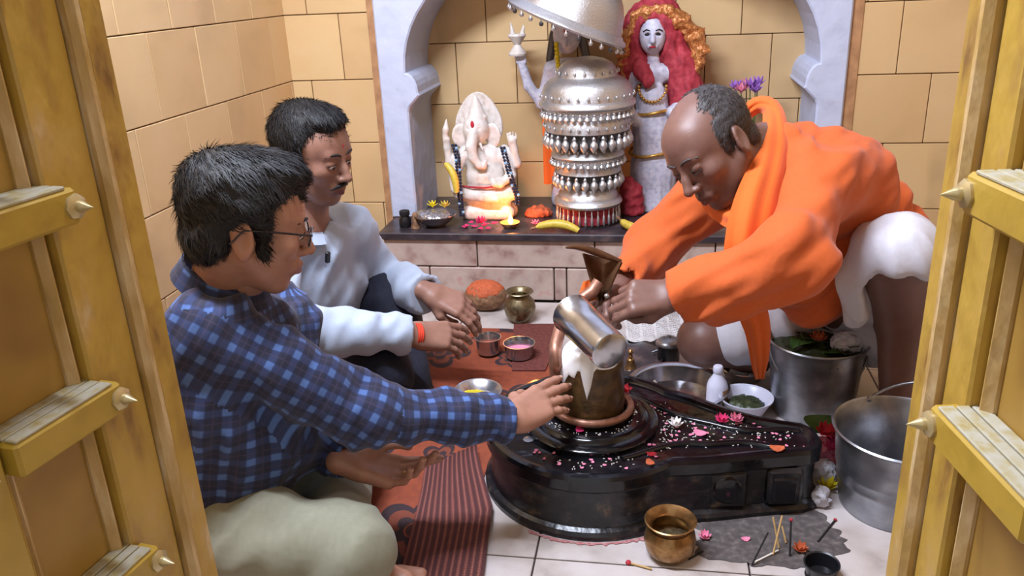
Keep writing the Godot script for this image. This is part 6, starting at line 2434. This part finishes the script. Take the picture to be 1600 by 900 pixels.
func man_in_pale_shirt() -> void:
	var head := at(487, 240, 1.98)
	var nk := at(474, 352, 2.06)
	var sr := at(428, 385, 1.98)
	var er := at(428, 512, 1.90)
	var wr := at(646, 523, 2.03)
	var sl := at(548, 362, 2.22)
	var el := at(588, 430, 2.40)
	var wl := at(672, 458, 2.22)
	var pel := Vector3(-1.0, 0.13, -2.06)
	var kr := at(592, 585, 2.08)
	var kl := at(604, 474, 2.34)
	var root := thing("person", "moustached man in pale blue shirt and navy trousers, sitting cross-legged", "person", Vector3(pel.x, 0, pel.z))
	var T := Transform3D(look(Vector3(0.93, -0.20, 0.28), Vector3(0.08, 1, 0.03)), head)
	var pt := skin_paint(T, lin(146, 106, 90), lin(122, 70, 66), 0.35)
	var chest := pel.lerp(nk, 0.62)
	var side := (sr - sl).normalized()
	var hr := pel + side * 0.09
	var hl := pel - side * 0.09
	var ar := Vector3(-0.80, 0.06, -2.12)
	var al := Vector3(-0.62, 0.05, -1.86)
	var bd := S.new()
	bd.h = 0.012
	bd.cap(pel + side * 0.07, pel - side * 0.07, 0.1, 0.1, 0.05)
	bd.chain([pel, chest, nk], [0.105, 0.105, 0.055], 0.06)
	bd.cap(chest + side * 0.06, chest - side * 0.06, 0.095, 0.095, 0.06)
	bd.cap(sr, sl, 0.045, 0.045, 0.05)
	bd.chain([sr, er, wr], [0.042, 0.03, 0.02], 0.03)
	bd.chain([sl, el, wl], [0.042, 0.03, 0.02], 0.03)
	bd.chain([hr, kr, ar], [0.075, 0.052, 0.035], 0.03)
	bd.chain([hl, kl, al], [0.075, 0.052, 0.035], 0.03)
	bd.cap(nk, head - Vector3(0, 0.06, 0), 0.052, 0.048, 0.03)
	bd.paint = pt
	var hf := head_field(T, 0.96, nk)
	hf.paint = pt
	var tip := at(757, 528, 2.12)
	var h1 := hand_field(wr, (tip - wr), (-CZ * 0.75 + Vector3.UP * 0.65), Vector3.UP - CZ * -0.2, [[0.25, 0.3, 0.2], [0.3, 0.35, 0.2], [0.38, 0.35, 0.2], [0.42, 0.4, 0.25]], 0.1, [[0.045, -0.024, 0.04], [0.072, -0.04, 0.036], [0.094, -0.048, 0.026]], 1.02)
	h1.paint = pt
	var tl := at(748, 490, 2.22)
	var h2 := hand_field(wl, (tl - wl), (Vector3.UP * 0.7 - CZ * 0.5), Vector3.FORWARD * -1.0 + Vector3.UP * 0.4, [[0.35, 0.4, 0.3], [0.4, 0.45, 0.3], [0.45, 0.45, 0.3], [0.5, 0.5, 0.3]], 0.08, [[0.05, -0.022, 0.04], [0.075, -0.036, 0.036], [0.094, -0.044, 0.026]], 1.0)
	h2.paint = pt
	later("body", [bd, hf, h1, h2], M.skin, root)
	nail_part(root)
	face_parts(T, 0.96, root, M.hair, true)
	later("hair", hair_field(T, 0.96, [[0, 0.048, -0.017, 0.085, 0.083, 0.101], [0, 0.098, 0.025, 0.06, 0.03, 0.056], [0, -0.02, -0.06, 0.064, 0.05, 0.046], [0.071, -0.005, 0.014, 0.011, 0.026, 0.012], [-0.071, -0.005, 0.014, 0.011, 0.026, 0.012], [0.058, 0.05, -0.012, 0.026, 0.045, 0.035], [-0.058, 0.05, -0.012, 0.026, 0.045, 0.035]], [[0.085, 0.03, 0.082, 0.05, 0.06, 0.058], [-0.085, 0.03, 0.082, 0.05, 0.06, 0.058], [0, -0.006, 0.118, 0.07, 0.092, 0.064], [0.088, -0.012, -0.008, 0.022, 0.036, 0.026], [-0.088, -0.012, -0.008, 0.022, 0.036, 0.026]], 72, 0.0045), M.hair, root)
	var tk := B.new()
	tk.ball(T * (Vector3(0, 0.036, 0.0925) * 0.96), Vector3(0.0045, 0.013, 0.003), 8, T.basis)
	part("forehead_mark", tk, M.red_petal, root, "red powder mark between the eyebrows")
	var sh := S.new()
	sh.h = 0.0075
	sh.cap(pel + side * 0.07 + Vector3(0, 0.04, 0), pel - side * 0.07 + Vector3(0, 0.04, 0), 0.115, 0.115, 0.06)
	sh.ell(Transform3D(Basis.IDENTITY, pel.lerp(nk, 0.42) + Vector3(0.015, 0, 0)), Vector3(0.14, 0.15, 0.15), 0.06)
	sh.chain([pel, chest, nk - Vector3(0, 0.05, 0)], [0.118, 0.12, 0.068], 0.06)
	sh.cap(chest + side * 0.07, chest - side * 0.07, 0.108, 0.108, 0.06)
	sh.cap(sr, sl, 0.06, 0.056, 0.05)
	sh.cap(sl, nk, 0.05, 0.05, 0.04)
	sh.chain([sr, er, wr - (wr - er).normalized() * 0.006], [0.066, 0.064, 0.05], 0.035)
	sh.chain([sl, el, wl - (wl - el).normalized() * 0.006], [0.066, 0.062, 0.055], 0.035)
	sh.cap(nk, head, 0.06, 0.06, 0.012, true)
	for w in [[wr, er], [wl, el]]:
		var d: Vector3 = (w[0] - w[1]).normalized()
		sh.cuts.append([w[0] - d * 0.012, d, 0.075])
		sh.cap(w[0] - d * 0.004, w[0] + d * 0.1, 0.032, 0.032, 0.004, true)
	sh.noises.append([noise(85, 7.0, 1), 0.010, Basis.from_scale(Vector3(1.8, 0.6, 1.2)), false])
	sh.noises.append([noise(86, 13.0, 1), 0.007, Basis.from_scale(Vector3(1.9, 0.45, 0.8)) * Basis(Vector3(0, 0, 1), 0.5), false])
	sh.noises.append([noise(97, 6.0, 1), 0.007, Basis.from_scale(Vector3(1.9, 0.5, 0.9)) * Basis(Vector3(0, 0, 1), 0.5), true])
	later("shirt", sh, M.pale_shirt, root, "pale grey-blue long-sleeved shirt")
	collar(nk + Vector3(0.004, 0.0, 0), (head - nk).normalized() + Vector3(-0.1, 0.4, 0), T.basis.z, 0.07, M.pale_shirt, root)
	var tr := S.new()
	tr.h = 0.0105
	tr.cap(pel + side * 0.08, pel - side * 0.08, 0.11, 0.11, 0.05)
	tr.chain([hr, kr, ar], [0.096, 0.08, 0.06], 0.04)
	tr.chain([hl, kl, al], [0.105, 0.088, 0.06], 0.04)
	tr.noises.append([noise(87, 8.0, 2), 0.010, Basis.IDENTITY, false])
	later("trousers", tr, M.navy, root, "dark navy trousers")
	# red thread on the wrist, pens in the breast pocket
	var xd := (tip - wr).normalized()
	for q in 3:
		var ring := []
		var sd := xd.cross(Vector3.UP).normalized()
		for i in 20:
			var a := TAU * i / 20.0
			ring.append(wr + xd * (0.004 + q * 0.005) + (sd * cos(a) * 0.031 + sd.cross(xd) * sin(a) * 0.027))
		var rb := B.new()
		rb.tube(ring, 0.0034, 6, true)
		part("wrist_thread", rb, M.thread, root, "red sacred thread round the wrist")
	var pk := at(512, 402, 2.02)
	var pe := B.new()
	pe.box(pk, Vector3(0.012, 0.03, 0.012), 0.003, T.basis)
	part("pen", pe, M.black_plastic, root)

func priest() -> void:
	var head := at(1112, 228, 1.80)
	var nk := at(1205, 232, 1.90)
	var sl := at(1276, 292, 1.82)
	var el := at(1238, 402, 1.66)
	var wl := at(1052, 462, 1.77)
	var sr := at(1108, 305, 2.1)
	var er := at(1025, 385, 2.2)
	var wr := at(966, 446, 2.02)
	var pel := Vector3(0.575, 0.235, -2.17)
	var kl := at(1402, 400, 1.82)
	var fl := Vector3(0.60, 0.045, -1.93)
	var kr := at(1100, 532, 2.25)
	var ar := Vector3(0.46, 0.05, -2.28)
	var root := thing("person", "balding priest in orange kurta and scarf with white dhoti, pouring milk", "person", Vector3(pel.x, 0, pel.z))
	var fw := (-CX * 0.66 + CY * 0.66 - CZ * 0.30)
	var upv := (-CX * 0.62 - CY * 0.68 - CZ * 0.22)
	var T := Transform3D(look(fw, upv), head)
	var pt := skin_paint(T, lin(118, 84, 73), lin(98, 60, 56), 0.3)
	var side := (sl - sr).normalized()
	var chest := pel.lerp(nk, 0.68) + Vector3(0.0, 0.045, 0)
	var belly := pel.lerp(nk, 0.33) + Vector3(-0.02, -0.015, 0)
	var hl := pel + Vector3(0.03, 0, 0.09)
	var hr := pel + Vector3(-0.05, -0.03, -0.06)
	var bd := S.new()
	bd.h = 0.011
	bd.cap(hl, hr, 0.11, 0.11, 0.05)
	bd.chain([pel, belly, chest, nk], [0.11, 0.115, 0.11, 0.055], 0.06)
	bd.cap(chest + side * 0.06, chest - side * 0.06, 0.095, 0.095, 0.06)
	bd.cap(sr, sl, 0.045, 0.045, 0.05)
	bd.chain([sl, el, wl], [0.045, 0.036, 0.028], 0.03)
	bd.chain([sr, er, wr], [0.05, 0.042, 0.027], 0.03)
	bd.chain([hl, kl], [0.095, 0.07], 0.03)
	bd.chain([kl, kl.lerp(fl, 0.35) + Vector3(0.03, 0, -0.03), fl + Vector3(0, 0.04, 0)], [0.068, 0.066, 0.04], 0.03)
	bd.chain([fl + Vector3(0, 0.0, -0.03), fl + Vector3(-0.05, -0.01, 0.09)], [0.042, 0.03], 0.03)
	bd.chain([hr, kr], [0.095, 0.068], 0.03)
	bd.chain([kr, kr.lerp(ar, 0.4) + Vector3(0, -0.01, 0), ar], [0.066, 0.064, 0.04], 0.03)
	bd.cap(nk, head, 0.056, 0.05, 0.03)
	bd.paint = pt
	var hf := head_field(T, 1.03, nk)
	hf.paint = pt
	# left hand over the tumbler
	var h1 := hand_field(wl, (at(958, 468, 1.755) - wl), (Vector3.UP * 0.55 - CZ * 0.8), (-CZ * 0.2 - Vector3.UP * 0.8 + CX * 0.1), [[0.75, 0.9, 0.5], [0.8, 0.95, 0.5], [0.85, 1.0, 0.5], [0.9, 1.0, 0.5]], 0.05, [[0.05, -0.022, 0.036], [0.076, -0.040, 0.028], [0.094, -0.05, 0.014]], 1.04)
	h1.paint = pt
	var h2 := hand_field(wr, (at(930, 470, 1.93) - wr), (Vector3.UP * 0.6 - CX * 0.3), (-CZ * 1.0), [[0.4, 0.6, 0.4], [0.45, 0.6, 0.4], [0.5, 0.6, 0.4], [0.55, 0.6, 0.4]], 0.06, [[0.05, -0.022, 0.04], [0.075, -0.036, 0.036], [0.094, -0.044, 0.026]], 1.0)
	h2.paint = pt
	later("body", [bd, hf, h1, h2], M.skin, root)
	nail_part(root)
	face_parts(T, 1.03, root, M.hair_grey, false, true)
	later("hair", hair_field(T, 1.03, [[0, 0.034, -0.026, 0.0795, 0.0835, 0.088], [0.066, 0.012, 0.012, 0.0125, 0.035, 0.018], [-0.066, 0.012, 0.012, 0.0125, 0.035, 0.018], [0, -0.03, -0.058, 0.06, 0.04, 0.042]], [[0, 0.13, 0.075, 0.062, 0.085, 0.115], [0, -0.02, 0.12, 0.085, 0.12, 0.085], [0.09, -0.012, -0.008, 0.022, 0.036, 0.025], [-0.09, -0.012, -0.008, 0.022, 0.036, 0.025]], 73, 0.002, 5000, 0.012), M.hair_grey, root, "short greying hair round a bald crown")
	# kurta
	var ku := S.new()
	ku.h = 0.007
	ku.chain([pel + Vector3(-0.01, 0.03, 0), belly, chest, nk - Vector3(0.01, 0.045, 0)], [0.115, 0.122, 0.13, 0.07], 0.07)
	ku.cap(chest + side * 0.07, chest - side * 0.07, 0.112, 0.11, 0.06)
	ku.cap(sr, sl, 0.064, 0.066, 0.06)
	ku.cap(sl, nk, 0.06, 0.058, 0.04)
	ku.cap(sl, chest + side * 0.08 + Vector3(0.04, -0.02, 0), 0.08, 0.09, 0.06)
	ku.cap(at(1330, 285, 2.1), at(1402, 352, 2.14), 0.08, 0.075, 0.07)
	# skirt of the kurta over the lap
	ku.cap(at(1270, 430, 2.02), at(1400, 400, 2.0), 0.10, 0.08, 0.07)
	ku.cap(at(1240, 440, 2.02), at(1262, 472, 2.02), 0.085, 0.05, 0.05)
	# sleeves, loose at the cuff
	ku.chain([sl, el, wl + (el - wl).normalized() * 0.01], [0.082, 0.075, 0.05], 0.045)
	ku.chain([at(1195, 445, 1.71), at(1140, 476, 1.745), at(1122, 500, 1.76)], [0.05, 0.042, 0.014], 0.04)
	ku.chain([sr, er, wr + (er - wr).normalized() * 0.01], [0.075, 0.07, 0.055], 0.045)
	ku.cap(nk + (head - nk) * 0.1, head, 0.062, 0.06, 0.012, true)
	for w in [[wl, el, 0.1], [wr, er, 0.08]]:
		var d: Vector3 = (w[0] - w[1]).normalized()
		ku.cuts.append([w[0] - d * 0.002, d, w[2]])
		ku.cap(w[0] - d * 0.008, w[0] + d * 0.1, 0.034, 0.034, 0.004, true)
	ku.noises.append([noise(91, 6.0, 1), 0.014, Basis.from_scale(Vector3(1.7, 0.5, 1.0)) * Basis(Vector3(0, 0, 1), 0.5), false])
	ku.noises.append([noise(92, 14.0, 1), 0.006, Basis.from_scale(Vector3(1.9, 0.4, 0.8)) * Basis(Vector3(0, 0, 1), 0.9), false])
	ku.noises.append([noise(95, 5.5, 1), 0.006, Basis.from_scale(Vector3(1.8, 0.5, 0.8)) * Basis(Vector3(0, 0, 1), 0.75), true])
	later("kurta", ku, M.orange, root, "loose orange kurta")
	# scarf: one loop behind the neck, two ends hanging in front
	var scarf := B.new()
	var h3 := [[1164, 178, 2.02, 10], [1184, 164, 1.99, 13], [1203, 168, 1.93, 18], [1210, 190, 1.86, 24], [1207, 225, 1.795, 27], [1197, 265, 1.745, 30], [1183, 305, 1.715, 33], [1172, 345, 1.70, 34], [1164, 385, 1.70, 32], [1160, 420, 1.72, 30]]
	var band := func(h: Array, fold: float, ph: float) -> Array:
		var cv := Curve3D.new()
		for i in h.size():
			var pv := Vector3(h[max(i - 1, 0)][0], h[max(i - 1, 0)][1], h[max(i - 1, 0)][2] * 100.0)
			var nv := Vector3(h[min(i + 1, h.size() - 1)][0], h[min(i + 1, h.size() - 1)][1], h[min(i + 1, h.size() - 1)][2] * 100.0)
			cv.add_point(Vector3(h[i][0], h[i][1], h[i][2] * 100.0), (pv - nv) * 0.16, (nv - pv) * 0.16)
		var out := []
		var n := h.size() * 4
		var L := cv.get_baked_length()
		for i in n + 1:
			var q := cv.sample_baked(L * i / n)
			var q2 := cv.sample_baked(min(L, L * (i + 0.5) / n))
			var q1 := cv.sample_baked(max(0.0, L * (i - 0.5) / n))
			var dr := Vector2(q2.x - q1.x, q2.y - q1.y).normalized()
			var f := float(i) / n * (h.size() - 1)
			var w: float = lerp(float(h[int(f)][3]), float(h[min(int(f) + 1, h.size() - 1)][3]), f - floor(f))
			var row := []
			for j in 13:
				var e := (j - 6) / 6.0
				row.append(at(q.x - dr.y * e * w, q.y + dr.x * e * w, q.z / 100.0 + fold * cos(e * 6.5 + ph + f * 0.3) + 0.022 * e * e))
			out.append(row)
		return out
	scarf.sheet(band.call(h3, 0.005, 0.4), 0.004)
	# the part that crosses below the chin from the far side
	scarf.sheet(band.call([[1098, 300, 1.90, 10], [1118, 322, 1.83, 16], [1142, 336, 1.77, 20], [1162, 345, 1.735, 20]], 0.004, 1.4), 0.004)
	# the free end below the arm
	var h4 := [[1168, 440, 1.76, 34], [1174, 480, 1.79, 24], [1183, 515, 1.83, 22], [1186, 550, 1.87, 18], [1186, 575, 1.90, 14], [1187, 592, 1.92, 6]]
	scarf.sheet(band.call(h4, 0.006, 1.0), 0.004)
	part("scarf", scarf, M.orange_scarf, root, "bright orange scarf round the neck, one end hanging to the floor")
	# dhoti over the raised knee and the folded leg
	var dh := S.new()
	dh.h = 0.007
	dh.chain([hl, hl.lerp(kl, 0.6), kl + Vector3(0.01, 0.005, 0)], [0.11, 0.1, 0.09], 0.04)
	dh.chain([kl + Vector3(-0.03, 0.0, -0.01), at(1348, 440, 1.88), at(1332, 500, 1.94)], [0.07, 0.05, 0.028], 0.04)
	dh.chain([hr, kr + Vector3(0.09, 0.02, 0.0)], [0.11, 0.085], 0.04)
	dh.cap(hl, hr, 0.125, 0.125, 0.05)
	dh.cap(kl.lerp(fl, 0.16) + Vector3(0.0, 0, 0.03), kl.lerp(fl, 0.75) + Vector3(0.03, 0, 0.06), 0.075, 0.085, 0.015, true)
	dh.noises.append([noise(93, 6.0, 1), 0.004, Basis.from_scale(Vector3(1.6, 0.5, 1.4)), false])
	dh.noises.append([noise(94, 15.0, 1), 0.0025, Basis.from_scale(Vector3(1.8, 0.2, 1.6)), false])
	dh.noises.append([noise(98, 6.0, 1), 0.006, Basis.from_scale(Vector3(1.8, 0.35, 1.2)) * Basis(Vector3(0, 0, 1), -0.5), true])
	later("dhoti", dh, M.dhoti, root, "white cotton dhoti over the knees")
	var rb := B.new()
	var rp := at(948, 462, 1.735)
	rb.ball(rp, Vector3(0.006, 0.005, 0.006), 10)
	part("ring", rb, M.steel, root)
